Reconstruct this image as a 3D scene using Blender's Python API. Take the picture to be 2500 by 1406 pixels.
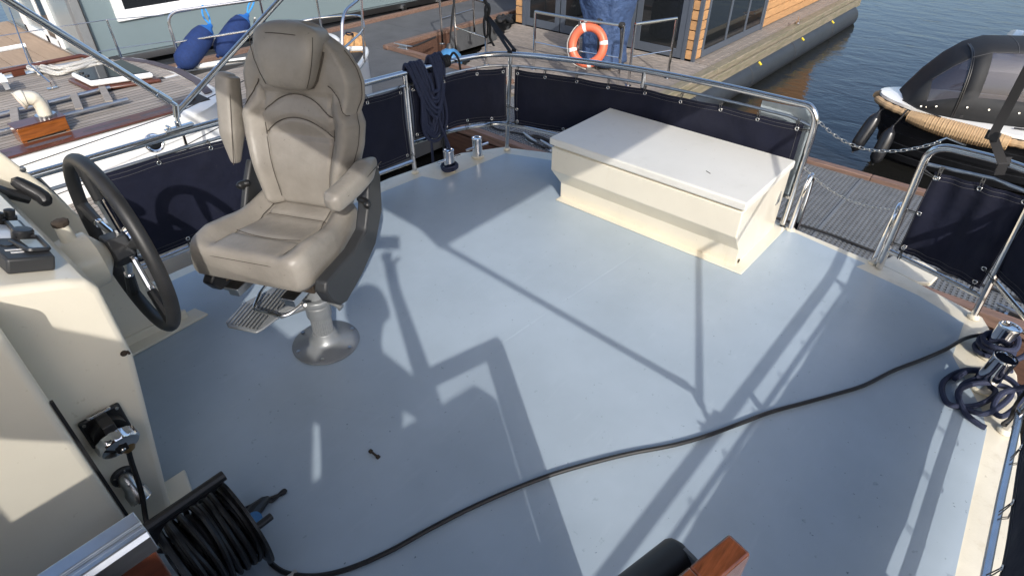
import bpy, bmesh, math, random
from mathutils import Vector, Matrix
random.seed(7)
R = math.radians
SC = bpy.context.scene
COL = SC.collection
for o in list(bpy.data.objects):
    bpy.data.objects.remove(o)

# ---------------------------------------------------------------- camera
CAM_H, FPX = 1.8, 1465.0                   # eye height over the deck, focal length in photo pixels
yaw, pitch, roll = R(40.47), R(37.03), R(0.33)
_f0 = Vector((math.cos(yaw), math.sin(yaw), 0)); _r0 = Vector((math.sin(yaw), -math.cos(yaw), 0)); _u0 = Vector((0, 0, 1))
FWD = _f0*math.cos(pitch) - _u0*math.sin(pitch)
_u = _u0*math.cos(pitch) + _f0*math.sin(pitch)
RGT = _r0*math.cos(roll) + _u*math.sin(roll)
UP = _u*math.cos(roll) - _r0*math.sin(roll)
CAM = Vector((0, 0, CAM_H))
cd = bpy.data.cameras.new('camera'); cam = bpy.data.objects.new('camera', cd); COL.objects.link(cam)
cd.sensor_width = 36; cd.lens = FPX/2500*36; cd.clip_start = 0.02; cd.clip_end = 2000
cam.matrix_world = Matrix(((RGT.x, UP.x, -FWD.x, 0), (RGT.y, UP.y, -FWD.y, 0), (RGT.z, UP.z, -FWD.z, CAM_H), (0, 0, 0, 1)))
SC.camera = cam

# ---------------------------------------------------------------- sky, sun, exposure
SHX, SHY = 0.93, 1.30                       # shadow offset on the deck per metre of height
sun_el = math.atan(1/math.hypot(SHX, SHY)); sun_az = math.atan2(-SHY, -SHX)
w = bpy.data.worlds.new('World'); SC.world = w; w.use_nodes = True
nt = w.node_tree; bg = nt.nodes['Background']
sky = nt.nodes.new('ShaderNodeTexSky'); sky.sky_type = 'NISHITA'; sky.sun_disc = False
sky.sun_elevation = sun_el; sky.sun_rotation = math.pi/2 - sun_az
sky.air_density = 1.0; sky.dust_density = 3.6; sky.ozone_density = 2.7
nt.links.new(sky.outputs[0], bg.inputs[0]); bg.inputs[1].default_value = 0.15
sl = bpy.data.lights.new('sun', 'SUN'); so = bpy.data.objects.new('sun', sl); COL.objects.link(so)
sl.energy = 2.0; sl.angle = R(0.53); sl.color = (1.0, 0.965, 0.91)
so.rotation_euler = Vector((SHX, SHY, -1)).to_track_quat('-Z', 'Y').to_euler(); so.location = (-8, -10, 14)
SC.view_settings.view_transform = 'Standard'; SC.view_settings.look = 'None'
SC.view_settings.exposure = 0.78; SC.view_settings.gamma = 1.0; SC.view_settings.use_curve_mapping = False
SC.render.engine = 'CYCLES'
SC.cycles.max_bounces = 8; SC.cycles.transparent_max_bounces = 12; SC.cycles.caustics_reflective = False; SC.cycles.caustics_refractive = False

# ---------------------------------------------------------------- measuring helpers: where a sight line meets a real plane of the place
def _ray(x, y): return RGT*((x-1250)/FPX) - UP*((y-703)/FPX) + FWD
def at_z(x, y, z=0.0):
    v = _ray(x, y); return CAM + v*((z-CAM_H)/v.z)
def at_y(x, y, Y):
    v = _ray(x, y); return CAM + v*(Y/v.y)
def at_x(x, y, X):
    v = _ray(x, y); return CAM + v*(X/v.x)

# ---------------------------------------------------------------- materials
MATS = {}
def mat(name, col, rough=0.5, metal=0.0, var=0.0, vscale=8.0, bump=0.0, bscale=60.0, spec=0.5, coat=0.0, stretch=(1,1,1), col2=None, rvar=0.0, alpha=1.0, trans=0.0, detail=4.0, bdist=0.01, spots=None):
    """Principled material; noise mixes col towards col2 (or a darker col) and drives fine relief."""
    m = bpy.data.materials.new(name); m.use_nodes = True; t = m.node_tree; b = t.nodes['Principled BSDF']
    b.inputs['Base Color'].default_value = (*col, 1); b.inputs['Roughness'].default_value = rough; b.inputs['Metallic'].default_value = metal
    b.inputs['Specular IOR Level'].default_value = spec; b.inputs['Coat Weight'].default_value = coat; b.inputs['Coat Roughness'].default_value = 0.06
    b.inputs['Alpha'].default_value = alpha; b.inputs['Transmission Weight'].default_value = trans
    tc = t.nodes.new('ShaderNodeTexCoord'); mp = t.nodes.new('ShaderNodeMapping'); mp.inputs['Scale'].default_value = stretch
    t.links.new(tc.outputs['Object'], mp.inputs[0])
    last = None
    if var > 0 or col2:
        n = t.nodes.new('ShaderNodeTexNoise'); n.inputs['Scale'].default_value = vscale; n.inputs['Detail'].default_value = detail; n.inputs['Roughness'].default_value = 0.6
        t.links.new(mp.outputs[0], n.inputs['Vector'])
        mr = t.nodes.new('ShaderNodeMapRange'); mr.inputs[1].default_value = 0.3; mr.inputs[2].default_value = 0.7
        t.links.new(n.outputs[0], mr.inputs[0])
        mx = t.nodes.new('ShaderNodeMix'); mx.data_type = 'RGBA'
        c2 = col2 if col2 else tuple(c*(1-var) for c in col)
        mx.inputs[6].default_value = (*col, 1); mx.inputs[7].default_value = (*c2, 1)
        t.links.new(mr.outputs[0], mx.inputs[0]); last = mx.outputs[2]
        t.links.new(last, b.inputs['Base Color'])
        if rvar:
            m2 = t.nodes.new('ShaderNodeMapRange'); m2.inputs[3].default_value = max(0.02, rough-rvar); m2.inputs[4].default_value = rough+rvar
            t.links.new(n.outputs[0], m2.inputs[0]); t.links.new(m2.outputs[0], b.inputs['Roughness'])
    if spots:                                # scattered specks of wear: (colour, scale, size)
        v = t.nodes.new('ShaderNodeTexNoise'); v.inputs['Scale'].default_value = spots[1]; v.inputs['Detail'].default_value = 3
        t.links.new(mp.outputs[0], v.inputs['Vector'])
        mr = t.nodes.new('ShaderNodeMapRange'); mr.inputs[1].default_value = spots[2]; mr.inputs[2].default_value = spots[2]+0.03
        t.links.new(v.outputs[0], mr.inputs[0])
        mx = t.nodes.new('ShaderNodeMix'); mx.data_type = 'RGBA'; mx.inputs[7].default_value = (*spots[0], 1)
        if last: t.links.new(last, mx.inputs[6])
        else: mx.inputs[6].default_value = (*col, 1)
        t.links.new(mr.outputs[0], mx.inputs[0]); t.links.new(mx.outputs[2], b.inputs['Base Color'])
    if bump > 0:
        n = t.nodes.new('ShaderNodeTexNoise'); n.inputs['Scale'].default_value = bscale; n.inputs['Detail'].default_value = 3
        t.links.new(mp.outputs[0], n.inputs['Vector'])
        bp = t.nodes.new('ShaderNodeBump'); bp.inputs['Strength'].default_value = bump; bp.inputs['Distance'].default_value = bdist
        t.links.new(n.outputs[0], bp.inputs['Height']); t.links.new(bp.outputs[0], b.inputs['Normal'])
    MATS[name] = m
    return m
def wave_bump(name, scale, strength, axis='DIAGONAL', dist=0.004):
    """adds a twisted-strand relief to a rope material"""
    t = MATS[name].node_tree; b = t.nodes['Principled BSDF']; tc = t.nodes.new('ShaderNodeTexCoord')
    wv = t.nodes.new('ShaderNodeTexWave'); wv.inputs['Scale'].default_value = scale; wv.bands_direction = axis
    bp = t.nodes.new('ShaderNodeBump'); bp.inputs['Strength'].default_value = strength; bp.inputs['Distance'].default_value = dist
    t.links.new(tc.outputs['Object'], wv.inputs['Vector']); t.links.new(wv.outputs[0], bp.inputs['Height']); t.links.new(bp.outputs[0], b.inputs['Normal'])

mat('deck_blue', (0.415, 0.49, 0.558), 0.34, var=0.10, vscale=3.0, bump=0.12, bscale=240, rvar=0.10, bdist=0.002, spots=((0.16, 0.20, 0.24), 60, 0.735))
def wear(name, scuff, dark, streak=(1, 1, 1), amount=0.35, scale=14.0, lo=0.60, blot=0.10):
    """broad blotches, faint scuff streaks and dark specks over an existing material's own colour"""
    t = MATS[name].node_tree; b = t.nodes['Principled BSDF']; src = b.inputs['Base Color'].links[0].from_socket
    tc = t.nodes.new('ShaderNodeTexCoord'); mp = t.nodes.new('ShaderNodeMapping'); mp.inputs['Scale'].default_value = streak; mp.inputs['Rotation'].default_value = (0, 0, R(33)); t.links.new(tc.outputs['Object'], mp.inputs[0])
    def layer(src, col, sc, lo, hi, fac, vec, det=6):
        n = t.nodes.new('ShaderNodeTexNoise'); n.inputs['Scale'].default_value = sc; n.inputs['Detail'].default_value = det; n.inputs['Roughness'].default_value = 0.65; t.links.new(vec, n.inputs['Vector'])
        mr = t.nodes.new('ShaderNodeMapRange'); mr.inputs[1].default_value = lo; mr.inputs[2].default_value = hi; mr.inputs[4].default_value = fac; t.links.new(n.outputs[0], mr.inputs[0])
        mx = t.nodes.new('ShaderNodeMix'); mx.data_type = 'RGBA'; mx.inputs[7].default_value = (*col, 1); t.links.new(src, mx.inputs[6]); t.links.new(mr.outputs[0], mx.inputs[0]); return mx.outputs[2]
    c = layer(src, dark, 1.3, 0.42, 0.70, blot, tc.outputs['Object'], 4)
    c = layer(c, scuff, scale, lo, lo+0.12, amount, mp.outputs[0])
    c = layer(c, dark, scale*6, 0.70, 0.74, 0.55, tc.outputs['Object'], 2)
    t.links.new(c, b.inputs['Base Color'])
wear('deck_blue', (0.50, 0.57, 0.63), (0.25, 0.31, 0.36), (1.0, 5.0, 1.0), 0.15, 5.0, 0.58, 0.24)
mat('cream', (0.80, 0.74, 0.61), 0.28, var=0.05, vscale=5, bump=0.04, bscale=30, coat=0.3)
wear('cream', (0.60, 0.52, 0.36), (0.62, 0.55, 0.42), (1, 1, 0.25), 0.30, 7.0, 0.60, 0.18)
mat('cream_deck', (0.78, 0.72, 0.58), 0.35, var=0.08, vscale=12, bump=0.06, bscale=80)
wear('cream_deck', (0.52, 0.44, 0.30), (0.45, 0.40, 0.30), (1, 1, 1), 0.45, 9.0, 0.58, 0.3)
mat('lid_white', (0.76, 0.74, 0.68), 0.42, var=0.04, vscale=6, bump=0.15, bscale=300, bdist=0.001)
wear('lid_white', (0.62, 0.60, 0.53), (0.60, 0.58, 0.52), (1, 1, 1), 0.35, 6.0, 0.58, 0.25)
mat('steel', (0.70, 0.69, 0.675), 0.15, 1.0, var=0.12, vscale=30, bump=0.02, bscale=25)
mat('steel_dull', (0.55, 0.55, 0.54), 0.32, 1.0, var=0.25, vscale=25)
mat('chrome', (0.82, 0.82, 0.83), 0.06, 1.0)
mat('alu', (0.62, 0.63, 0.64), 0.30, 1.0, var=0.15, vscale=20, stretch=(1, 1, 6))
mat('alu_painted', (0.27, 0.28, 0.285), 0.38, 0.35, var=0.1, vscale=15)
mat('canvas_navy', (0.010, 0.012, 0.028), 0.82, var=0.3, vscale=9, bump=0.5, bscale=9, bdist=0.02, spec=0.25)
wear('canvas_navy', (0.022, 0.024, 0.040), (0.020, 0.021, 0.030), (1, 1, 0.3), 0.6, 5.0, 0.55, 0.5)
mat('thread', (0.12, 0.12, 0.125), 0.8)
mat('cord_black', (0.012, 0.012, 0.013), 0.7)
mat('lashing', (0.055, 0.055, 0.055), 0.7)
mat('leather', (0.31, 0.283, 0.247), 0.44, var=0.28, vscale=6, bump=0.45, bscale=42, rvar=0.08, bdist=0.004)
wear('leather', (0.20, 0.18, 0.155), (0.15, 0.13, 0.11), (1, 1, 1), 0.45, 9.0, 0.56, 0.45)
mat('leather_edge', (0.16, 0.14, 0.12), 0.55, var=0.2, vscale=20)
mat('seam', (0.065, 0.055, 0.045), 0.8)
mat('plastic_dark', (0.030, 0.031, 0.033), 0.50, var=0.2, vscale=10, bump=0.10, bscale=300, bdist=0.001)
mat('plastic_black', (0.014, 0.014, 0.015), 0.38, var=0.2, vscale=10, bump=0.05, bscale=200)
mat('rubber', (0.022, 0.022, 0.023), 0.48, var=0.45, vscale=9, bump=0.3, bscale=260, bdist=0.001)
mat('rust_metal', (0.10, 0.075, 0.055), 0.7, 0.5, var=0.5, vscale=30)
mat('cable', (0.014, 0.014, 0.015), 0.42, var=0.3, vscale=40)
mat('rope_navy', (0.024, 0.032, 0.074), 0.8, var=0.45, vscale=160, bump=0.5, bscale=260, bdist=0.002)
mat('rope_white', (0.62, 0.60, 0.55), 0.85, var=0.25, vscale=90); wave_bump('rope_white', 45, 0.8)
mat('rope_blue', (0.03, 0.25, 0.62), 0.7); mat('rope_tan', (0.46, 0.31, 0.17), 0.85, var=0.25, vscale=40, bump=0.3, bscale=120)
mat('teak_grey', (0.34, 0.30, 0.26), 0.75, var=0.35, vscale=14, stretch=(0.35, 6, 1), bump=0.3, bscale=30, bdist=0.004)
mat('caulk', (0.030, 0.028, 0.026), 0.8)
mat('mahogany', (0.11, 0.032, 0.016), 0.35, var=0.5, vscale=10, stretch=(0.6, 8, 8), coat=0.25, detail=6)
mat('mahogany_orange', (0.30, 0.095, 0.022), 0.2, var=0.55, vscale=9, stretch=(0.7, 4, 7), coat=0.7, detail=6)
mat('door_wood', (0.17, 0.050, 0.018), 0.22, var=0.6, vscale=16, stretch=(1.2, 9, 1.2), coat=0.6, detail=6)
mat('nonskid_plum', (0.09, 0.075, 0.085), 0.75, var=0.2, vscale=40, bump=0.3, bscale=300)
mat('white_paint', (0.80, 0.79, 0.75), 0.25, var=0.04, vscale=5, coat=0.3)
mat('white_frame', (0.82, 0.82, 0.81), 0.35, var=0.03, vscale=5)
mat('cream_plastic', (0.66, 0.61, 0.50), 0.4, var=0.15, vscale=20)
mat('red_plastic', (0.45, 0.02, 0.03), 0.4)
mat('wall_teal', (0.155, 0.205, 0.22), 0.55, var=0.05, vscale=2, bump=0.05, bscale=80)
mat('glass_dark', (0.012, 0.014, 0.016), 0.04, var=0.0, spec=0.9)
mat('glass_frosted', (0.26, 0.30, 0.31), 0.22, var=0.15, vscale=0.8, spec=0.6)
mat('black_tube', (0.030, 0.034, 0.040), 0.5, var=0.35, vscale=5, bump=0.08, bscale=30)
mat('cedar', (0.52, 0.29, 0.13), 0.6, var=0.3, vscale=5, stretch=(1, 1, 5), bump=0.1, bscale=30, detail=6)
mat('anthracite', (0.075, 0.09, 0.115), 0.45, var=0.1, vscale=6)
mat('timber_grey', (0.34, 0.295, 0.255), 0.8, var=0.62, vscale=7, stretch=(7, 0.8, 2), bump=0.5, bscale=25, bdist=0.006, detail=6)
mat('timber_edge', (0.24, 0.20, 0.15), 0.85, var=0.5, vscale=5, stretch=(0.8, 5, 5), bump=0.5, bscale=20, col2=(0.13, 0.125, 0.075))
mat('felt_grey', (0.095, 0.100, 0.108), 0.9, var=0.3, vscale=2.2, bump=0.5, bscale=350, bdist=0.003)
mat('dock_wood', (0.22, 0.135, 0.10), 0.7, var=0.5, vscale=6, stretch=(6, 0.7, 6), bump=0.3, bscale=30, detail=6)
mat('dock_wood_dark', (0.12, 0.062, 0.042), 0.6, var=0.5, vscale=6, stretch=(6, 0.7, 6))
mat('grating', (0.15, 0.16, 0.17), 0.6, var=0.25, vscale=8)
mat('dark_under', (0.01, 0.01, 0.011), 0.9)
mat('terrace_beige', (0.36, 0.26, 0.18), 0.8, var=0.2, vscale=4, stretch=(6, 0.6, 1))
mat('buoy_orange', (0.66, 0.15, 0.075), 0.4, var=0.1, vscale=8)
mat('tape_white', (0.75, 0.73, 0.70), 0.5)
mat('fender_blue', (0.007, 0.028, 0.12), 0.85, var=0.3, vscale=30, bump=0.5, bscale=300, bdist=0.002)
mat('fender_tip', (0.02, 0.13, 0.42), 0.5)
mat('tarp_blue', (0.045, 0.085, 0.19), 0.75, var=0.3, vscale=6, bump=0.7, bscale=9, bdist=0.06)
mat('ball_blue', (0.06, 0.20, 0.40), 0.4, var=0.25, vscale=8)
mat('cork', (0.62, 0.34, 0.14), 0.85, var=0.4, vscale=35, bump=0.6, bscale=60)
mat('sun_cloth', (0.62, 0.62, 0.60), 0.8, trans=0.0)
mat('strap_black', (0.012, 0.012, 0.014), 0.65, bump=0.2, bscale=400, bdist=0.001)
mat('hull_black', (0.018, 0.019, 0.022), 0.28, var=0.4, vscale=6)
mat('hood_black', (0.016, 0.017, 0.019), 0.75, var=0.35, vscale=5, bump=0.25, bscale=200, bdist=0.002)
mat('vinyl', (0.055, 0.055, 0.075), 0.10, alpha=0.72, spec=0.8)
mat('pale_sheet', (0.58, 0.66, 0.70), 0.25, var=0.3, vscale=9, alpha=0.85)
mat('yellow', (0.75, 0.58, 0.03), 0.5); mat('brass_fit', (0.35, 0.22, 0.08), 0.4, 0.6, var=0.4, vscale=30)
mat('screen', (0.28, 0.32, 0.33), 0.12); mat('dial', (0.50, 0.54, 0.60), 0.15)
mat('blue_plug', (0.02, 0.16, 0.38), 0.4, var=0.4, vscale=40)
mat('lens', (0.55, 0.56, 0.38), 0.2, trans=0.3); mat('skin', (0.50, 0.30, 0.22), 0.5); mat('cloth_dark', (0.03, 0.035, 0.05), 0.85, var=0.2, vscale=20); mat('hair', (0.05, 0.035, 0.025), 0.6)

def rand_tint(name, amt):
    """each board keeps its own shade"""
    t = MATS[name].node_tree; b = t.nodes['Principled BSDF']; src = b.inputs['Base Color'].links[0].from_socket
    oi = t.nodes.new('ShaderNodeObjectInfo'); mr = t.nodes.new('ShaderNodeMapRange'); mr.inputs[3].default_value = 1-amt; mr.inputs[4].default_value = 1+amt; t.links.new(oi.outputs['Random'], mr.inputs[0])
    h = t.nodes.new('ShaderNodeHueSaturation'); t.links.new(mr.outputs[0], h.inputs['Value']); t.links.new(src, h.inputs['Color']); t.links.new(h.outputs[0], b.inputs['Base Color'])
for _n, _a in (('timber_grey', 0.16), ('teak_grey', 0.14), ('cedar', 0.12), ('terrace_beige', 0.08), ('dock_wood', 0.15), ('felt_grey', 0.10)): rand_tint(_n, _a)

# ---------------------------------------------------------------- mesh builder
ORG = {}
class MB:
    """collects shapes; M maps its own coordinates to the world"""
    def __init__(s, M=None): s.v = []; s.f = []; s.M = M
    def add(s, vs, fs):
        n = len(s.v)
        s.v += [(s.M @ Vector(p)) if s.M else Vector(p) for p in vs]; s.f += [tuple(i+n for i in q) for q in fs]; return s
    def box(s, c, d, rz=0.0, ax=None):
        c = Vector(c); hx, hy, hz = d[0]/2, d[1]/2, d[2]/2
        if ax: X, Y, Z = (Vector(a).normalized() for a in ax)
        else: X = Vector((math.cos(rz), math.sin(rz), 0)); Y = Vector((-math.sin(rz), math.cos(rz), 0)); Z = Vector((0, 0, 1))
        vs = [c + X*(hx*i) + Y*(hy*j) + Z*(hz*k) for k in (-1, 1) for j in (-1, 1) for i in (-1, 1)]
        return s.add(vs, [(0, 2, 3, 1), (4, 5, 7, 6), (0, 1, 5, 4), (2, 6, 7, 3), (0, 4, 6, 2), (1, 3, 7, 5)])
    def slab(s, p, vec):
        """polygon p (3D points) pulled along vec"""
        p = [Vector(q) for q in p]; vec = Vector(vec); n = len(p)
        nrm = sum(((p[i]).cross(p[(i+1) % n]) for i in range(n)), Vector())
        if nrm.dot(vec) > 0: p = p[::-1]
        return s.add(p + [q+vec for q in p], [tuple(range(n)), tuple(range(2*n-1, n-1, -1))] + [(i, i+n, (i+1) % n+n, (i+1) % n) for i in range(n)])
    def tube(s, path, r, n=8, closed=False, caps=True, flat=None):
        P = [Vector(p) for p in path]
        P = [p for i, p in enumerate(P) if i == 0 or (p-P[i-1]).length > 1e-6]
        m = len(P); rr = r if isinstance(r, (list, tuple)) else [r]*m
        T = []
        for i in range(m):
            a = P[(i-1) % m] if closed or i > 0 else P[i]; b = P[(i+1) % m] if closed or i < m-1 else P[i]
            T.append((b-a).normalized() if (b-a).length > 1e-9 else Vector((0, 0, 1)))
        N = T[0].orthogonal().normalized()
        if flat: 
            fl = Vector(flat); N = (fl - T[0]*fl.dot(T[0])).normalized()
        vs = []
        for i in range(m):
            N = (N - T[i]*N.dot(T[i])); N = N.normalized() if N.length > 1e-9 else T[i].orthogonal().normalized()
            B = T[i].cross(N)
            for k in range(n):
                a = 2*math.pi*k/n; vs.append(P[i] + (N*math.cos(a) + B*math.sin(a))*rr[min(i, len(rr)-1)])
        fs = [(i*n+k, i*n+(k+1) % n, ((i+1) % m)*n+(k+1) % n, ((i+1) % m)*n+k) for i in range(m if closed else m-1) for k in range(n)]
        if caps and not closed: fs += [tuple(range(n-1, -1, -1)), tuple(range((m-1)*n, m*n))]
        return s.add(vs, fs)
    def strap(s, path, wv, th=0.004):
        """flat band: path with half-width vector(s) wv"""
        P = [Vector(p) for p in path]; W = [Vector(q) for q in wv] if isinstance(wv[0], (list, tuple, Vector)) else [Vector(wv)]*len(P)
        vs = []; m = len(P)
        for i in range(m):
            t = (P[min(i+1, m-1)]-P[max(i-1, 0)]).normalized(); nn = t.cross(W[i]).normalized()*th/2
            vs += [P[i]-W[i]-nn, P[i]+W[i]-nn, P[i]+W[i]+nn, P[i]-W[i]+nn]
        fs = [(i*4+k, i*4+(k+1) % 4, (i+1)*4+(k+1) % 4, (i+1)*4+k) for i in range(m-1) for k in range(4)] + [(3, 2, 1, 0), tuple(range(4*m-4, 4*m))]
        return s.add(vs, fs)
    def lathe(s, prof, o=(0, 0, 0), axis=(0, 0, 1), n=24, caps=True):
        o = Vector(o); A = Vector(axis).normalized(); X = A.orthogonal().normalized(); Y = A.cross(X); vs = []
        for r, z in prof:
            for k in range(n):
                a = 2*math.pi*k/n; vs.append(o + A*z + (X*math.cos(a)+Y*math.sin(a))*max(r, 1e-5))
        m = len(prof)
        fs = [(i*n+k, i*n+(k+1) % n, (i+1)*n+(k+1) % n, (i+1)*n+k) for i in range(m-1) for k in range(n)]
        if caps: fs += [tuple(range(n-1, -1, -1)), tuple(range((m-1)*n, m*n))]
        return s.add(vs, fs)
    def torus(s, c, axis, Rr, r, n=20, k=8):
        c = Vector(c); A = Vector(axis).normalized(); X = A.orthogonal().normalized(); Y = A.cross(X)
        return s.tube([c+(X*math.cos(2*math.pi*i/n)+Y*math.sin(2*math.pi*i/n))*Rr for i in range(n)], r, k, closed=True)
    def loft(s, rings, caps=True, closed=True):
        n = len(rings[0]); vs = [p for q in rings for p in q]; m = len(rings); e = n if closed else n-1
        fs = [(i*n+k, i*n+(k+1) % n, (i+1)*n+(k+1) % n, (i+1)*n+k) for i in range(m-1) for k in range(e)]
        if caps and closed: fs += [tuple(range(n-1, -1, -1)), tuple(range((m-1)*n, m*n))]
        return s.add(vs, fs)
    def grid(s, fn, nu, nv, th=0.0, nrm=None):
        """sheet fn(u,v), u,v in 0..1, with thickness th along nrm"""
        vs = [Vector(fn(i/nu, j/nv)) for j in range(nv+1) for i in range(nu+1)]; W = nu+1
        fs = [(j*W+i, j*W+i+1, (j+1)*W+i+1, (j+1)*W+i) for j in range(nv) for i in range(nu)]
        if th:
            k = len(vs); nn = Vector(nrm)*th; vs2 = [p-nn for p in vs]
            fs += [tuple(q+k for q in f[::-1]) for f in fs]
            edge = [i for i in range(W)] + [j*W+nu for j in range(1, nv+1)] + [nv*W+i for i in range(nu-1, -1, -1)] + [j*W for j in range(nv-1, 0, -1)]
            fs += [(edge[(i+1) % len(edge)], edge[i], edge[i]+k, edge[(i+1) % len(edge)]+k) for i in range(len(edge))]
            vs += vs2
        return s.add(vs, fs)
    def build(s, name, material, parent=None, smooth=35, bevel=0.0, sub=0, seg=2, kind=None, label=None):
        if parent is None:
            xs = [p.x for p in s.v]; ys = [p.y for p in s.v]; org = Vector(((min(xs)+max(xs))/2, (min(ys)+max(ys))/2, min(p.z for p in s.v)))
        else: org = ORG[parent.name]
        me = bpy.data.meshes.new(name); me.from_pydata([tuple(p-org) for p in s.v], [], s.f)
        bm = bmesh.new(); bm.from_mesh(me); bmesh.ops.recalc_face_normals(bm, faces=bm.faces); bm.to_mesh(me); bm.free()
        me.materials.append(MATS[material])
        if smooth:
            for p in me.polygons: p.use_smooth = True
            me.set_sharp_from_angle(angle=R(smooth))
        o = bpy.data.objects.new(name, me); COL.objects.link(o)
        if parent: o.parent = parent
        else: o.location = org
        ORG[o.name] = org
        if bevel: 
            md = o.modifiers.new('bevel', 'BEVEL'); md.width = bevel; md.segments = seg; md.limit_method = 'ANGLE'; md.angle_limit = R(40); md.harden_normals = False
        if sub: 
            md = o.modifiers.new('sub', 'SUBSURF'); md.levels = sub; md.render_levels = sub
        if kind: o['kind'] = kind
        if label: o['label'] = label
        return o
def thing(name, loc, label, cat, group=None):
    o = bpy.data.objects.new(name, None); COL.objects.link(o); o.location = loc; o.empty_display_size = 0.1
    ORG[o.name] = Vector(loc); return tag(o, label, cat, group)
def tag(o, label, cat, group=None):
    o['label'] = label; o['category'] = cat
    if group: o['group'] = group
    return o
def piece(src, parent, loc, rot=None, scale=None):
    """another copy of a piece (shared mesh) at a world position"""
    c = src.copy(); COL.objects.link(c); c.parent = parent
    c.location = Vector(loc) - (ORG[parent.name] if parent else Vector())
    if rot is not None: c.rotation_euler = rot
    if scale is not None: c.scale = scale
    ORG[c.name] = ORG[parent.name] if parent else Vector(loc)
    return c
def cr(pts, k=8, closed=False):
    """Catmull-Rom curve through points"""
    P = [Vector(p) for p in pts]; n = len(P); out = []
    for i in range(n if closed else n-1):
        if closed: a, b, c, d = P[(i-1) % n], P[i], P[(i+1) % n], P[(i+2) % n]
        else: b, c = P[i], P[i+1]; a = P[i-1] if i else b*2-c; d = P[i+2] if i+2 < n else c*2-b
        for j in range(k):
            t = j/k; out.append(0.5*((2*b)+(c-a)*t+(2*a-5*b+4*c-d)*t*t+(3*b-a-3*c+d)*t**3))
    if not closed: out.append(P[-1])
    return out
def bend(pts, r, k=6):
    """polyline with its corners rounded to radius r"""
    P = [Vector(p) for p in pts]; out = [P[0]]
    for i in range(1, len(P)-1):
        a = (P[i-1]-P[i]); b = (P[i+1]-P[i]); d = min(r, a.length*0.49, b.length*0.49)
        p, q = P[i]+a.normalized()*d, P[i]+b.normalized()*d
        for j in range(k+1):
            t = j/k; out.append(p*(1-t)**2 + P[i]*2*t*(1-t) + q*t*t)
    out.append(P[-1]); return out
def lerp(a, b, t): return a+(b-a)*t
# ================================================================ water
def water():
    m = bpy.data.materials.new('water'); m.use_nodes = True; t = m.node_tree; b = t.nodes['Principled BSDF']
    b.inputs['Base Color'].default_value = (0.010, 0.010, 0.009, 1); b.inputs['Roughness'].default_value = 0.05; b.inputs['IOR'].default_value = 1.33
    tc = t.nodes.new('ShaderNodeTexCoord'); mp = t.nodes.new('ShaderNodeMapping'); mp.inputs['Scale'].default_value = (1.0, 0.55, 1); mp.inputs['Rotation'].default_value = (0, 0, R(25))
    t.links.new(tc.outputs['Object'], mp.inputs[0])
    n1 = t.nodes.new('ShaderNodeTexNoise'); n1.inputs['Scale'].default_value = 2.2; n1.inputs['Detail'].default_value = 5; n1.inputs['Distortion'].default_value = 0.8
    n2 = t.nodes.new('ShaderNodeTexNoise'); n2.inputs['Scale'].default_value = 9.0; n2.inputs['Detail'].default_value = 3
    ad = t.nodes.new('ShaderNodeMath'); ad.operation = 'MULTIPLY_ADD'; ad.inputs[1].default_value = 0.25
    bp = t.nodes.new('ShaderNodeBump'); bp.inputs['Strength'].default_value = 0.32; bp.inputs['Distance'].default_value = 0.05
    for n in (n1, n2): t.links.new(mp.outputs[0], n.inputs['Vector'])
    t.links.new(n2.outputs[0], ad.inputs[0]); t.links.new(n1.outputs[0], ad.inputs[2]); t.links.new(ad.outputs[0], bp.inputs['Height']); t.links.new(bp.outputs[0], b.inputs['Normal'])
    MATS['water'] = m
    mb = MB(); mb.add([(-300, -300, -1.7), (600, -300, -1.7), (600, 600, -1.7), (-300, 600, -1.7)], [(0, 1, 2, 3)])
    o = mb.build('water', 'water', smooth=0, kind='structure')
water()

# ================================================================ our motor yacht: aft deck, hull, cheek, added shade walls
hull_edge = [(-1.6, -0.56), (2.2, -0.53), (2.75, -0.45), (3.10, -0.27), (3.24, 0.15), (3.315, 0.70), (3.345, 1.2), (3.32, 1.8), (3.22, 2.35), (3.06, 2.70), (2.78, 2.86), (2.2, 2.94), (-1.6, 2.97)]
mb = MB(); mb.slab([(x, y, -0.07) for x, y in hull_edge], (0, 0, 0.07))
deck = mb.build('deck', 'cream_deck', bevel=0.008, kind='structure')
mb = MB(); mb.loft([[(1.2+(x-1.2)*k if x > 0 else x, 1.2+(y-1.2)*k, z) for x, y in hull_edge] for z, k in ((-0.068, 0.985), (-0.5, 0.965), (-1.2, 0.93), (-1.95, 0.86))])
mb.build('hull', 'hull_black', deck)
pts = [at_z(*p) for p in ((1030, 432), (1075, 441), (1235, 376), (1345, 393))]
blue = [(-1.59, 2.87), (1.2, 2.875)] + [(p.x, p.y) for p in pts] + [(3.2, 1.75), (3.245, 0.9)] + [(p.x, p.y) for p in (at_z(1935, 567), at_z(2112, 645), at_z(2088, 652), at_z(2240, 722), at_z(2352, 790), at_z(2325, 870), at_z(2395, 1000), at_z(2408, 1050), at_z(2375, 1200), at_z(2330, 1406))] + [(0.9, -0.44), (-1.59, -0.45)]
mb = MB(); mb.slab([(x, y, 0.0005) for x, y in blue], (0, 0, 0.0035))
mb.build('blue_deck_paint', 'deck_blue', deck, smooth=0)
for a in (((1600, 588), (1395, 722), (1205, 852)), ((930, 1105-95), (640, 1050-80))):
    mb = MB(); mb.tube([at_z(x, y, 0.0035) for x, y in a], 0.0011, 5); mb.build('weld_seam', 'deck_blue', deck)
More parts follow.
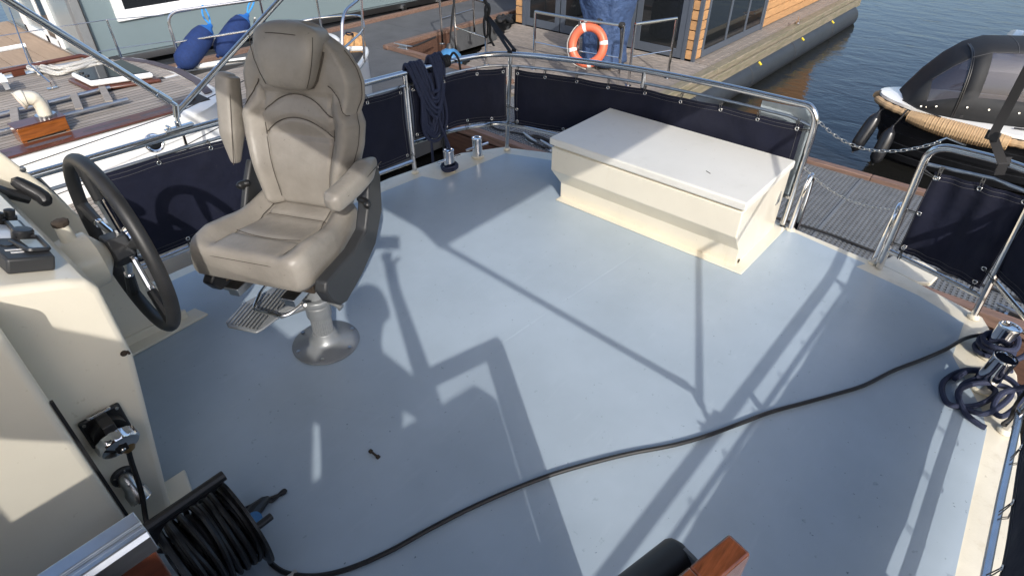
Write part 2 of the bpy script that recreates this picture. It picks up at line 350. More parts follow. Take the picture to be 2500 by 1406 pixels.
# rounded cream cap plate outside the stern rail
mb = MB(); mb.slab([at_z(x, y, -0.03) for x, y in ((2140, 652), (2183, 628), (2250, 648), (2283, 668), (2286, 684), (2270, 700), (2232, 697))], (0, 0, 0.024))
mb.build('stern_cap_plate', 'cream_deck', deck, bevel=0.006)
mb = MB(); mb.lathe([(0.012, 0), (0.014, 0.02)], at_z(2235, 700, -0.04), n=12); mb.build('cap_bolt', 'steel', deck)

# unseen bulkhead added behind the photographer to shade the deck; cheek of the companionway
mb = MB(); mb.box((-0.80, 0.50, 0.56), (0.06, 1.9, 1.12)); mb.box((-0.80, 0.50, 1.605), (0.06, 1.9, 0.21)); mb.box((-0.80, 0.5, 1.73), (0.11, 1.95, 0.05))
for a, b in ((-0.45, 0.24), (0.60, 1.45)): mb.box((-0.80, (a+b)/2, 1.31), (0.06, b-a, 0.38))
blk = mb.build('shade_bulkhead', 'cream', bevel=0.004, kind='structure')
g = bpy.data.materials.new('clear_glass'); g.use_nodes = True; MATS['clear_glass'] = g; gb = g.node_tree.nodes['Principled BSDF']; gb.inputs['Base Color'].default_value = (.9, .95, .95, 1); gb.inputs['Alpha'].default_value = 0.12; gb.inputs['Roughness'].default_value = 0.03
mb = MB(); mb.box((-0.80, 0.42, 1.31), (0.008, 0.36, 0.38)); mb.build('pane', 'clear_glass', blk)  # added window, cut so that a sun patch reaches the cheek
xe = 0.0278
mb = MB(); mb.slab([(xe, 1.45, 0.0), (xe, 1.45, 0.985), (-0.1, 1.45, 1.0), (-0.7, 1.45, 1.05), (-0.7, 1.45, 0.0)], (0, 0.138, 0))
cheek = mb.build('cheek_and_shade_wall', 'cream', bevel=0.022, seg=4, kind='structure')
mb = MB(); mb.slab([(0.13, -0.32, 0.004), (0.13, -0.32, 1.17), (0.09, -0.32, 1.21), (-0.76, -0.32, 1.30), (-0.76, -0.32, 0.004)], (0, -0.10, 0)); mb.build('cheek_and_shade_wall', 'cream', bevel=0.02, seg=3, kind='structure')  # added, unseen starboard wall that fills out the shade on the deck
mb = MB(); mb.box((xe+0.002, 1.464, 0.36), (0.008, 0.010, 0.72)); mb.build('rubber_seal', 'rubber', cheek)

# ---------------------------------------------------------------- helm console
YC = 1.59
con = thing('helm_console', (0.1, 2.05, 0), 'cream fibreglass helm console with black steering wheel and instruments', 'helm console')
prof = [(0.141, 0.004), (0.245, 0.634), (0.245, 0.872), (0.225, 0.908), (0.18, 0.928), (-0.55, 1.20), (-0.55, 0.004)]
mb = MB(); mb.slab([(x, YC, z) for x, z in prof], (0, 0.93, 0)); body = mb.build('console_body', 'cream', con, bevel=0.020, seg=4)
mb = MB(); mb.slab([(x, 2.535, z) for x, z in ((0.655, 0.004), (0.60, 0.18), (0.39, 0.77), (0.312, 0.94), (-0.02, 1.46), (-0.5, 1.62), (-0.5, 0.004))], (0, 0.03, 0))
mb.build('side_coaming', 'cream', con, bevel=0.010, seg=3)
mb = MB(); mb.slab([(0.10, 2.45, 0.005), (0.33, 2.45, 0.005), (0.72, 2.475, 0.005), (0.70, 2.56, 0.005), (0.10, 2.56, 0.005)], (0, 0, 0.012)); mb.box((0.40, 2.528, 0.03), (0.50, 0.016, 0.05))
mb.build('foot_flange', 'cream', con, bevel=0.003)
mb = MB(); mb.slab([(0.05, 1.57, 0.005), (0.21, 1.575, 0.005), (0.24, 1.70, 0.005), (0.05, 1.70, 0.005)], (0, 0, 0.03)); mb.build('corner_foot', 'cream', con, bevel=0.005)
for p in ((0.60, 2.532, 0.055), (0.31, 2.532, 0.80), (0.26, 2.532, 0.93), (0.345, 2.532, 0.865)):
    mb = MB(); mb.lathe([(0.011, 0), (0.009, 0.006), (0.001, 0.008)], p, (0, -1, 0), 10); mb.build('screw', 'steel_dull', con)
mb = MB(); mb.lathe([(0.009, 0), (0.009, 0.003)], at_y(302, 862, YC-0.001), (0, -1, 0), 10); mb.lathe([(0.004, 0), (0.004, 0.012)], at_y(311, 858, YC-0.002), (0, -1, 0), 6); mb.build('hook_screw', 'rust_metal', con)
# dash slope frame: e1 along Y, e2 up the slope, e3 normal
e1 = Vector((0, 1, 0)); e2 = Vector((-0.73, 0, 0.272)).normalized(); e3 = Vector((0.272, 0, 0.73)).normalized()
def dash(y, d, h=0.0): return Vector((0.18, y, 0.928)) + e2*d + e3*h + Vector((0, 0, 0)) + e1*0
def dpx(x, y, h=0.0):                        # sight line meets the dash plane
    v = _ray(x, y); o = Vector((0.18, 0, 0.928)) + e3*h; t = (o-CAM).dot(e3)/v.dot(e3); return CAM + v*t
c = dpx(35, 575, 0.003)
inst = MB(); inst.slab([dpx(x, y, 0.001) for x, y in ((-60, 520), (32, 528), (82, 583), (-30, 588))], e3*0.008); gp = inst.build('instrument_plate', 'plastic_dark', con, bevel=0.002)
mb = MB(); mb.lathe([(0.055, 0), (0.055, 0.006), (0.052, 0.008)], dpx(3, 572, 0.009), e3, 28); mb.build('dial', 'dial', gp)
a, b_ = dpx(30, 545, 0.016), dpx(60, 577, 0.016)
mb = MB(); mb.box((a+b_)/2, ((a-b_).length, 0.035, 0.018), ax=((b_-a), (b_-a).cross(e3), e3)); mb.build('display_bar', 'plastic_black', gp, bevel=0.003)
mb = MB(); mb.box((a+b_)/2+e3*0.010, ((a-b_).length*0.8, 0.018, 0.002), ax=((b_-a), (b_-a).cross(e3), e3)); mb.build('display', 'screen', gp)
for px in ((24, 537), (-4, 545)):
    mb = MB(); mb.lathe([(0.017, 0), (0.017, 0.012), (0.013, 0.014), (0.013, 0.03), (0.006, 0.033)], dpx(*px, 0.008), e3, 12); mb.build('knob', 'plastic_black', gp)
ap = [dpx(x, y, 0.0005) for x, y in ((18, 672), (137, 661), (95, 612), (-40, 618))]
mb = MB(); mb.slab(ap, e3*0.040); ctl = mb.build('autopilot_unit', 'plastic_dark', con, bevel=0.006)
mid = lambda u, v, h: (ap[0]*(1-u)+ap[1]*u)*(1-v)+(ap[3]*(1-u)+ap[2]*u)*v + e3*h
mb = MB(); mb.lathe([(0.024, 0), (0.024, 0.026), (0.020, 0.031), (0.006, 0.032)], mid(0.72, 1.02, 0.03), e3, 20); mb.build('dial_knob', 'plastic_black', ctl)
mb = MB(); mb.tube(bend([mid(0.42, 0.80, 0.04), mid(0.55, 0.25, 0.045), mid(0.97, 0.25, 0.045), mid(0.95, 0.9, 0.045), mid(0.55, 0.92, 0.045)], 0.01), 0.006, 6); mb.build('screen_frame', 'plastic_black', ctl)
mb = MB(); mb.slab([mid(*q, 0.041) for q in ((0.62, 0.34), (0.92, 0.34), (0.90, 0.80), (0.60, 0.80))], e3*0.003); mb.build('display', 'screen', ctl)
mb = MB(); mb.lathe([(0.014, 0), (0.014, 0.004)], mid(0.30, 0.66, 0.039), e3, 12); mb.build('button', 'plastic_black', ctl)
for q in ((0.34, 0.40, 0.10), (0.28, 0.28, 0.05)):
    mb = MB(); mb.box(mid(q[0]+0.06, q[1], 0.0405), (0.007, q[2]*0.5, 0.001), ax=(e1, e2, e3)); mb.build('print_mark', 'tape_white', ctl)
# throttle lever on the port side
p0 = Vector((0.02, 2.36, 1.0)); hd = at_y(92, 470, 2.36)
mb = MB(); mb.tube(cr([p0, lerp(p0, hd, 0.5)+Vector((0, 0, .01)), hd+Vector((-0.03, 0, -0.012))], 5), [0.020]*8+[0.018]*3, 8); lv = mb.build('throttle_lever', 'plastic_black', con)
mb = MB(); mb.tube([hd+Vector((-0.045, 0.03, 0.06)), hd+Vector((-0.02, 0.01, 0.02)), hd+Vector((0.01, -0.02, -0.015)), hd+Vector((0.0, -0.05, -0.03))], [0.020, 0.026, 0.027, 0.020], 10); mb.build('lever_grip', 'plastic_black', lv, sub=1)
# steering pump drum and wheel
wc = Vector((0.425, 2.05, 0.712)); WR = 0.295
mb = MB(); mb.lathe([(0.075, 0.20), (0.085, 0.235), (0.092, 0.30), (0.088, 0.345), (0.050, 0.37), (0.03, 0.385)], (0, wc.y, wc.z), (1, 0, 0), 28); pump = mb.build('steering_pump', 'cream', con)
mb = MB(); mb.lathe([(0.024, 0), (0.020, 0.085)], (0.30, wc.y, wc.z+0.055), n=14); mb.build('filler_neck', 'cream', pump)
mb = MB(); mb.lathe([(0.023, 0.085), (0.024, 0.098), (0.018, 0.101)], (0.30, wc.y, wc.z+0.055), n=8); mb.build('filler_cap', 'rust_metal', pump)
sw = MB(); sw.torus(wc, (1, 0, 0), WR, 0.0215, 56, 14); wheel = sw.build('steering_wheel_rim', 'rubber', con, smooth=60)
mb = MB(); mb.lathe([(0.055, -0.035), (0.062, -0.03), (0.060, 0.025), (0.050, 0.03)], wc+Vector((-0.01, 0, 0)), (1, 0, 0), 5); mb.build('wheel_hub', 'plastic_dark', wheel, bevel=0.006)
mb = MB(); mb.lathe([(0.050, 0.022), (0.058, 0.034), (0.054, 0.046), (0.030, 0.056), (0.001, 0.058)], wc, (1, 0, 0), 32); mb.build('hub_cap', 'chrome', wheel)
mb = MB(); mb.lathe([(0.016, -0.10), (0.016, -0.02)], wc, (1, 0, 0), 12); mb.build('wheel_shaft', 'steel_dull', wheel)
for k in range(5):
    a = R(90-8+72*k); d = Vector((0, math.cos(a), math.sin(a)))
    mb = MB(); mb.tube([wc+d*0.05+Vector((0.008, 0, 0)), wc+d*0.17], 0.0115, 10); sp = mb.build('wheel_spoke', 'chrome', wheel)
    mb = MB(); mb.tube([wc+d*0.165, wc+d*0.172, wc+d*0.175, wc+d*(WR-0.005)], [0.013, 0.016, 0.016, 0.021], 10); mb.build('spoke_sleeve', 'rubber', sp)
    mb = MB(); mb.lathe([(0.015, 0), (0.015, 0.010)], wc+d*0.158, d, 12); mb.build('spoke_ferrule', 'chrome', sp)

# ---------------------------------------------------------------- shore power inlet, plug and deck light on the console side
sk = at_y(255, 1035, YC)
un = Vector((0, -1, 0)); ux = Vector((1, 0, 0)); uz = Vector((0, 0, 1))
inl = thing('shore_power_inlet', sk, 'square black shore power inlet with chrome screw cap on the console side', 'power inlet')
mb = MB(); mb.box(sk+un*0.008, (0.105, 0.105, 0.014), ax=(ux, un, uz)); mb = MB(); mb.slab([sk+un*0.002+ux*a+uz*b for a, b in ((-.053, -.053), (.053, -.053), (.053, .053), (-.053, .053))], un*0.014)
mb.build('face_plate', 'plastic_black', inl, bevel=0.006)
for a, b in ((-.042, -.042), (.042, -.042), (.042, .042), (-.042, .042)):
    m2 = MB(); m2.lathe([(0.005, 0), (0.004, 0.003)], sk+un*0.016+ux*a+uz*b, un, 8); m2.build('screw', 'steel_dull', inl)
mb = MB(); cp = [(0.040, 0.016), (0.044, 0.02), (0.044, 0.05), (0.040, 0.055), (0.001, 0.057)]; mb.lathe([(0.042, 0.016), (0.044, 0.05)], sk, un, 24)
mb.build('inlet_collar', 'plastic_black', inl)
cax = (un*0.9-uz*0.42).normalized(); cc = sk+un*0.055-uz*0.012
mb = MB(); rings = []
for rr, h in ((0.046, 0.0), (0.052, 0.006), (0.052, 0.030), (0.048, 0.035), (0.02, 0.037)):
    X = cax.orthogonal().normalized(); Y = cax.cross(X); rings.append([cc+cax*h+(X*math.cos(t)+Y*math.sin(t))*rr*(1+(0.03*math.cos(t*14) if rr > 0.05 else 0)) for t in [2*math.pi*i/56 for i in range(56)]])
mb.loft(rings); mb.build('chrome_cap_ring', 'chrome', inl)
mb = MB(); mb.strap([sk+un*0.018+uz*0.056, sk+un*0.075+uz*0.05, cc+cax*0.041+uz*0.015, cc+cax*0.040-uz*0.012], ux*0.015, 0.006); mb.build('hinge_flap', 'plastic_black', inl, bevel=0.002)
mb = MB(); mb.tube(bend([sk+un*0.012+uz*0.056-ux*0.026, sk+un*0.03+uz*0.066-ux*0.026, sk+un*0.03+uz*0.066+ux*0.026, sk+un*0.012+uz*0.056+ux*0.026], 0.004), 0.004, 6); mb.build('hinge_wire', 'chrome', inl)
mb = MB(); mb.lathe([(0.008, 0), (0.007, 0.003)], cc+cax*0.043-uz*0.004, cax, 12); mb.build('rivet', 'steel', inl)
plug = thing('shore_power_plug', cc, 'ochre yellow plug hanging under the chrome inlet cap with its black lead', 'plug')
pd = Vector((0.10, -0.35, -0.93)).normalized(); pp = sk+un*0.045-uz*0.040+ux*0.012
mb = MB(); mb.lathe([(0.036, 0), (0.038, 0.012), (0.030, 0.024), (0.020, 0.034), (0.014, 0.042)], pp, pd, 20); mb.build('plug_body', 'brass_fit', plug)
cstart = pp+pd*0.04
reel_c = Vector((0.135, 1.26, 0.175))
cab = cr([cstart-pd*0.01, at_y(322, 1130, 1.535), at_y(345, 1200, 1.51), at_y(357, 1270, 1.47), at_y(372, 1312, 1.42), reel_c+Vector((-0.10, 0.13, -0.03)), reel_c+Vector((-0.06, 0.10, -0.06))], 8)
mb = MB(); mb.tube(cab, 0.0075, 8); mb.build('power_lead', 'cable', plug)
lt = at_y(300, 1160, YC); lamp = thing('deck_light', lt, 'small grey round deck light on a stub pointing down from the console side', 'deck light')
mb = MB(); mb.lathe([(0.034, 0), (0.034, 0.010), (0.030, 0.014)], lt, un, 20); mb.build('mount_flange', 'plastic_dark', lamp)
ld = Vector((0.06, -0.42, -0.90)).normalized()
mb = MB(); mb.tube(cr([lt, lt+un*0.02, lt+un*0.03+ld*0.015], 5), [0.02]*5+[0.021]*6, 12); mb.build('stub', 'steel_dull', lamp)
l2 = lt+un*0.026+ld*0.008
mb = MB(); mb.lathe([(0.021, 0), (0.023, 0.022), (0.030, 0.035), (0.031, 0.064), (0.028, 0.066)], l2, ld, 18); hs = mb.build('lamp_housing', 'steel_dull', lamp)
mb = MB(); mb.torus(l2+ld*0.065, ld, 0.0285, 0.003, 20, 6); mb.build('bezel', 'chrome', hs)
mb = MB(); mb.lathe([(0.027, 0.0), (0.020, 0.006), (0.001, 0.008)], l2+ld*0.062, ld, 16); mb.build('lens', 'lens', hs)
for t in range(5):
    a = t*1.256; mb = MB(); mb.lathe([(0.004, 0), (0.003, 0.003)], lt+un*0.013+ux*0.027*math.cos(a)+uz*0.027*math.sin(a), un, 6); mb.build('screw', 'steel', lamp)

# ---------------------------------------------------------------- companionway: sliding board with aluminium cap, open half door with rolled blind
e = at_z(338, 1280, 1.0)
bd = thing('companionway_board', (e.x-0.3, e.y, 0.0), 'varnished mahogany board with ridged aluminium capping at the lower left', 'board')
mb = MB(); mb.box((e.x-0.45, e.y+0.0, 0.485), (0.9, 0.032, 0.955)); mb.build('mahogany_panel', 'mahogany', bd, bevel=0.003)
mb = MB()
prf = [(-.030, -.03), (-.030, .004), (-.024, .012), (-.014, .012), (-.012, .007), (-.004, .007), (-.002, .012), (.012, .012), (.022, .012), (.024, .004), (.028, .002), (.028, -.03)]
mb.slab([(e.x+0.004, e.y+a, 1.0+b-0.006) for a, b in prf], (-0.91, 0, 0)); mb.build('aluminium_cap', 'alu', bd, bevel=0.0015)
dd = Vector((-math.cos(R(14)), math.sin(R(14)), 0)); dn = Vector((dd.y, -dd.x, 0))
if dn.y > 0: dn = -dn
p1 = at_z(1786, 1292, 1.0); p2 = at_z(1840, 1345, 1.0); de = (p1+p2)/2; th = (p1-p2).length*0.95
door = thing('companionway_door', (de.x, de.y, 0), 'open varnished wooden half door with glass pane at the bottom edge', 'door')
def dp(d, z, o=0.0): return Vector((de.x, de.y, 0)) + dd*d + dn*o + Vector((0, 0, z))
def dbox(d0, d1, z0, z1, w=th):
    m = MB(); m.slab([dp(d0, z0, w/2), dp(d1, z0, w/2), dp(d1, z1, w/2), dp(d0, z1, w/2)], -dn*w); return m
m = MB(); m.slab([dp(0, 0.02, th/2), dp(0.09, 0.02, th/2), dp(0.09, 0.999, th/2), dp(0.006, 0.999, th/2), dp(0, 0.985, th/2)], -dn*th); m.build('stile', 'door_wood', door, bevel=0.004)
dbox(0.62, 0.71, 0.02, 0.999).build('stile', 'door_wood', door, bevel=0.004)
dbox(0.0905, 0.6195, 0.945, 1.0005).build('top_rail', 'door_wood', door, bevel=0.004)
dbox(0.0905, 0.6195, 0.02, 0.40).build('lower_panel', 'door_wood', door, bevel=0.003)
dbox(0.088, 0.622, 0.395, 0.95, 0.005).build('pane', 'clear_glass', door)
rb = thing('rolled_blind', dp(0.06, 0.9, -0.08), 'rolled black canvas blind beside the wooden door top', 'blind')
r0 = at_z(1660, 1332, 0.965)
mb = MB(); mb.tube([Vector((r0.x, r0.y, 0.935))+dd*q for q in (-0.012, -0.006, 0.0, 0.5)], [0.020, 0.027, 0.029, 0.029], 20); mb.build('canvas_roll', 'plastic_dark', rb)
mb = MB(); q = Vector((r0.x, r0.y, 0.945)); mb.strap([q-dd*0.004+Vector((0, 0, 0.006))+dn*0.005, q-dd*0.004+dn*0.032+Vector((0, 0, 0.006)), q+dd*0.008+dn*0.046+Vector((0, 0, 0.006)), q+dd*0.05+dn*0.048+Vector((0, 0, 0.006))], Vector((0, 0, 0.012)), 0.006); mb.build('clip', 'alu_painted', rb)
# ================================================================ guard rails (stainless tube)
ZT, ZM = 0.672, 0.602
port_top = [(-0.4, 2.90, 0.71), (0.4, 2.90, 0.695), (1.2, 2.90, 0.685), (2.37, 2.885, 0.648), (2.84, 2.83, 0.645), (3.06, 2.66, 0.655), (3.19, 2.2, 0.675), (3.27, 1.75, 0.685), (3.29, 1.3, 0.695), (3.285, 0.83, 0.70)]
rail = thing('guard_rail', (2.9, 2.6, 0), 'polished steel guard rail running along the port side and stern behind the white locker', 'railing')
top = cr(port_top, 8)
gend = [(3.283, 0.80, 0.695), (3.282, 0.765, 0.66), (3.283, 0.752, 0.60), (3.285, 0.752, 0.45), (3.288, 0.755, 0.004)]
mb = MB(); mb.tube(top[:-1] + cr([top[-1]]+gend, 5), 0.0175, 12); mb.build('top_rail', 'steel', rail)
mid_path = [Vector((p.x, p.y, p.z-0.075)) for p in top]; mid_path[-1] = Vector((3.283, 0.76, 0.60))
mb = MB(); mb.tube([p for p in mid_path], 0.0085, 8); mb.build('mid_rail', 'steel_dull', rail)
mb = MB(); mb.tube([(-0.4, 2.88, 0.15), (0.78, 2.88, 0.135), (1.6, 2.88, 0.115), (2.355, 2.868, 0.085)], 0.0125, 10); mb.build('bottom_rail', 'steel', rail)
mb = MB(); mb.tube(cr([(2.365, 2.868, 0.205), (2.70, 2.84, 0.195), (2.9, 2.76, 0.19), (3.04, 2.64, 0.19), (3.17, 2.2, 0.17), (3.25, 1.75, 0.17), (3.27, 1.3, 0.18), (3.28, 0.76, 0.19)], 6), 0.0125, 10); mb.build('bottom_rail', 'steel', rail)
def post(par, b, t, r=0.0145):
    mb = MB(); mb.tube([b, t], r, 10); o = mb.build('post', 'steel', par)
    mb = MB(); mb.lathe([(r+0.012, 0), (r+0.010, 0.010), (r+0.002, 0.016)], b, n=12); mb.build('post_foot', 'cream_deck', o)
for b, t in (((0.62, 2.905, 0.0), (0.42, 2.90, 0.69)), ((2.355, 2.865, 0.004), (2.375, 2.884, 0.64)), ((3.035, 2.645, 0.004), (3.07, 2.645, 0.65)), ((3.27, 1.755, 0.004), (3.268, 1.76, 0.68))): post(rail, b, t)
mb = MB(); mb.tube([(2.83, 2.80, 0.19), (2.84, 2.83, 0.57)], 0.0085, 8); mb.build('strut', 'steel', rail)
mb = MB(); mb.tube([(3.0, 2.86, 0.10), (2.40, 2.90, 0.19)], 0.012, 8)
# starboard: short stern return and side rail
srail = thing('guard_rail', (3.1, -0.1, 0), 'polished steel guard rail with navy canvas right of the stern gate', 'railing')
st_top = bend([(3.205, 0.212, 0.004), (3.21, 0.226, 0.685), (3.17, -0.05, 0.70), (3.08, -0.32, 0.69), (2.80, -0.455, 0.675), (2.35, -0.485, 0.665), (1.2, -0.49, 0.672), (-1.5, -0.51, 0.70)], 0.09)
mb = MB(); mb.tube(st_top, 0.0175, 12); mb.build('top_rail', 'steel', srail)
mb = MB(); mb.tube([(3.209, 0.205, 0.59), (3.17, -0.05, 0.615), (3.08, -0.30, 0.61), (2.80, -0.45, 0.60), (2.35, -0.48, 0.59), (1.2, -0.485, 0.597), (-1.5, -0.505, 0.625)], 0.0085, 8); mb.build('mid_rail', 'steel_dull', srail)
mb = MB(); mb.tube([(3.205, 0.212, 0.115), (3.15, -0.03, 0.105), (3.09, -0.235, 0.10)], 0.0125, 10); mb.build('bottom_rail', 'steel', srail)
mb = MB(); mb.tube([(3.07, -0.245, 0.20), (2.80, -0.42, 0.20), (2.36, -0.452, 0.205)], 0.0125, 10); mb.build('bottom_rail', 'steel', srail)
mb = MB(); mb.tube([(2.36, -0.452, 0.12), (1.89, -0.455, 0.12), (1.5, -0.462, 0.12), (-1.5, -0.49, 0.14)], 0.0125, 10); mb.build('bottom_rail', 'steel', srail)
for b, t in (((3.06, -0.236, 0.004), (3.125, -0.20, 0.692)), ((2.355, -0.452, 0.004), (2.35, -0.484, 0.66)), ((1.30, -0.465, 0.004), (1.30, -0.489, 0.665)), ((0.30, -0.475, 0.004), (0.30, -0.497, 0.68)), ((-0.7, -0.48, 0.004), (-0.7, -0.503, 0.69))): post(srail, b, t)

# ================================================================ navy canvas weather cloths laced into the rails
def eyelet_src():
    mb = MB(); mb.torus((0, 0, 0), (0, 1, 0), 0.0085, 0.0032, 14, 6); o = mb.build('eyelet', 'steel', None); return o
EY = {}
def weather_cloth(label, line, zt, zb, n_out, top_eye, bot_eye, tr, br, side_eye=()):
    """line: plan polyline of the cloth; zt/zb functions of t; n_out: towards the deck; eyelets at parameters t, lashed to rails tr/br (z functions)"""
    P = [Vector((x, y, 0)) for x, y in line]; L = [0]
    for i in range(1, len(P)): L.append(L[-1]+(P[i]-P[i-1]).length)
    def at(t):
        s = t*L[-1]
        for i in range(1, len(P)):
            if s <= L[i]+1e-9: return P[i-1].lerp(P[i], (s-L[i-1])/(L[i]-L[i-1]))
        return P[-1]
    def tan(t): return (at(min(1, t+0.01))-at(max(0, t-0.01))).normalized()
    nin = lambda t: Vector((-tan(t).y, tan(t).x, 0))*n_out
    sag = lambda t: 0.004*abs(math.sin(math.pi*t*(len(top_eye)-1)))
    def f(u, v):
        z = lerp(zb(u)+sag(u)*0.6, zt(u)-sag(u), v); p = at(u)
        return p + nin(u)*(0.010*math.sin(9*u+3*v)*math.sin(math.pi*v)+0.006*math.sin(23*u)) + Vector((0, 0, z))
    c = at(0.5); T = thing('weather_cloth', (c.x, c.y, zb(0.5)), label, 'canvas screen')
    mb2 = MB()
    # two-sided sheet with real thickness
    nu = max(24, int(L[-1]*24)); mb2.grid(f, nu, 8); k = len(mb2.v); W = nu+1
    back = [mb2.v[i] - nin((i % W)/nu)*0.0025 for i in range(k)]; fs = [tuple(q+k for q in fc[::-1]) for fc in mb2.f]
    edge = list(range(W)) + [j*W+nu for j in range(1, 9)] + [8*W+i for i in range(nu-1, -1, -1)] + [j*W for j in range(7, 0, -1)]
    mb2.v += back; mb2.f += fs + [(edge[(i+1) % len(edge)], edge[i], edge[i]+k, edge[(i+1) % len(edge)]+k) for i in range(len(edge))]
    cl = mb2.build('cloth', 'canvas_navy', T, smooth=60)
    for v in (0.0, 1.0):
        for off in (0.014, 0.034):
            q = off/(zt(0.5)-zb(0.5)); vv = q if v == 0 else 1-q
            mb = MB(); mb.tube([f(i/40*0.985+0.0075, vv)+nin(i/40)*0.0010 for i in range(41)], 0.0007, 4); mb.build('stitching', 'thread', cl)
    for t in (0.012, 0.988):
        mb = MB(); mb.tube([f(t, 0.03+0.94*i/10)+nin(t)*0.0012 for i in range(11)], 0.0008, 4); mb.build('stitching', 'thread', cl)
    def eye(t, v, to):
        p = f(t, v)+nin(t)*0.003
        if 'src' not in EY:
            EY['src'] = None; mb = MB(); mb.torus((0, 0, 0), (0, 1, 0), 0.0085, 0.0032, 14, 6)
            me = bpy.data.meshes.new('eyelet'); me.from_pydata([tuple(q) for q in mb.v], [], mb.f); me.materials.append(MATS['steel']); [setattr(pl, 'use_smooth', True) for pl in me.polygons]; EY['me'] = me
        o = bpy.data.objects.new('eyelet', EY['me']); COL.objects.link(o); o.parent = T; o.location = p-ORG[T.name]; nn = nin(t); o.rotation_euler = (0, 0, math.atan2(nn.y, nn.x)-math.pi/2); ORG[o.name] = ORG[T.name]
        tt = tan(t)
        d = (to-p); up = Vector((0, 0, 1 if d.z > 0 else -1)) if abs(d.z) > 0.03 else d.normalized()
        side = tt if abs(d.z) > 0.03 else Vector((0, 0, 1)); rr = 0.013
        path = [p+side*0.004, to-nn*0.002+nn*rr+side*0.006, to+up*rr+side*0.003, to-nn*rr, p-nn*0.006-side*0.004, p-side*0.003, to+nn*rr-side*0.007, to+up*rr-side*0.006, to-nn*rr-side*0.008, p-nn*0.005]
        mb = MB(); mb.tube(path, 0.0018, 5); mb.build('lashing', 'lashing', T)
    for t in top_eye:
        p = at(t); eye(t, 1-0.024/(zt(t)-zb(t)), Vector((p.x, p.y, tr(t))) - nin(t)*0.0)
    for t in bot_eye:
        p = at(t); eye(t, 0.026/(zt(t)-zb(t)), Vector((p.x, p.y, br(t))))
    for t, v, to in side_eye: eye(t, v, Vector(to))
    return T
lin = lambda a, b: (lambda t: lerp(a, b, t))
weather_cloth('long navy canvas screen on the port rail behind the helm chair', [(0.60, 2.882), (1.4, 2.882), (2.335, 2.866)], lin(0.625, 0.572), lin(0.165, 0.115), -1,
    [0.012, 0.16, 0.30, 0.435, 0.57, 0.705, 0.84, 0.985], [0.012, 0.16, 0.30, 0.435, 0.57, 0.84], lin(0.622, 0.578), lin(0.137, 0.085), [(0.985, 0.055, (2.353, 2.864, 0.13))])
weather_cloth('navy canvas screen turning round the port stern corner beside the blue rope', [(2.385, 2.864), (2.82, 2.80), (3.03, 2.645)], lin(0.570, 0.578), lin(0.232, 0.215), -1,
    [0.02, 0.35, 0.72, 0.97], [0.02, 0.35, 0.60, 0.85], lin(0.572, 0.580), lin(0.205, 0.19))
weather_cloth('long navy canvas screen on the stern rail behind the white locker', [(3.065, 2.60), (3.16, 2.22), (3.245, 1.75), (3.265, 1.3), (3.262, 0.80)], lin(0.570, 0.605), lin(0.195, 0.215), -1,
    [0.012, 0.12, 0.24, 0.36, 0.49, 0.62, 0.75, 0.87, 0.985], [0.012, 0.20, 0.40, 0.6, 0.8, 0.985], lin(0.578, 0.618), lin(0.19, 0.185), [(0.012, 0.30, (3.04, 2.64, 0.32)), (0.012, 0.05, (3.04, 2.64, 0.20)), (0.985, 0.93, (3.283, 0.755, 0.58))])
weather_cloth('short navy canvas screen on the stern rail right of the gate', [(3.185, 0.165), (3.15, -0.03), (3.110, -0.203)], lin(0.575, 0.60), lin(0.145, 0.125), -1,
    [0.06, 0.5, 0.95], [0.05, 0.93], lin(0.592, 0.612), lin(0.112, 0.103), [(0.04, 0.94, (3.209, 0.212, 0.56)), (0.05, 0.52, (3.207, 0.212, 0.35)), (0.06, 0.08, (3.205, 0.212, 0.16)), (0.94, 0.22, (3.075, -0.225, 0.22))])
weather_cloth('navy canvas screen at the starboard stern corner', [(3.102, -0.226), (2.80, -0.435), (2.360, -0.464)], lin(0.585, 0.575), lin(0.225, 0.225), -1,
    [0.02, 0.35, 0.68, 0.97], [0.02, 0.35, 0.68, 0.97], lin(0.61, 0.595), lin(0.20, 0.20))
weather_cloth('long navy canvas screen on the starboard rail at the right edge of the deck', [(2.350, -0.4655), (1.2, -0.474), (-1.4, -0.497)], lin(0.568, 0.595), lin(0.165, 0.18), -1,
    [0.005+0.0708*i for i in range(15)], [0.005+0.0708*i for i in range(15)], lin(0.592, 0.62), lin(0.12, 0.14))
# ================================================================ white stern locker
lk = thing('stern_locker', (2.97, 1.34, 0), 'cream deck locker with overhanging white lid at the stern rail', 'locker')
LY0, LY1 = 0.785, 1.930
prof = [(2.716, 0.006), (2.712, 0.108), (2.606, 0.232), (2.606, 0.374), (3.225, 0.374), (3.235, 0.006)]
mb = MB(); mb.slab([(x, LY0, z) for x, z in prof], (0, LY1-LY0, 0)); mb.build('locker_body', 'cream', lk, bevel=0.006, seg=3)
mb = MB(); mb.slab([(2.665, LY0-0.055, 0.005), (3.262, LY0-0.06, 0.005), (3.262, LY1+0.02, 0.005), (2.665, LY1-0.005, 0.005)], (0, 0, 0.007)); mb.build('base_flange', 'cream', lk, bevel=0.003)
mb = MB(); mb.box((2.920, (LY0+LY1)/2, 0.3805), (0.595, LY1-LY0-0.02, 0.013)); mb.build('lid_seal', 'cream_deck', lk)
mb = MB(); mb.box((2.907, (LY0+LY1)/2, 0.409), (0.622, LY1-LY0+0.026, 0.044)); mb.build('lid', 'lid_white', lk, bevel=0.009, seg=4)
mb = MB(); mb.slab([(3.13, LY0-0.002, 0.20), (3.165, LY0-0.002, 0.20), (3.153, LY0-0.002, 0.265)], (0, 0.004, 0)); vt = mb.build('vent_opening', 'dark_under', lk)
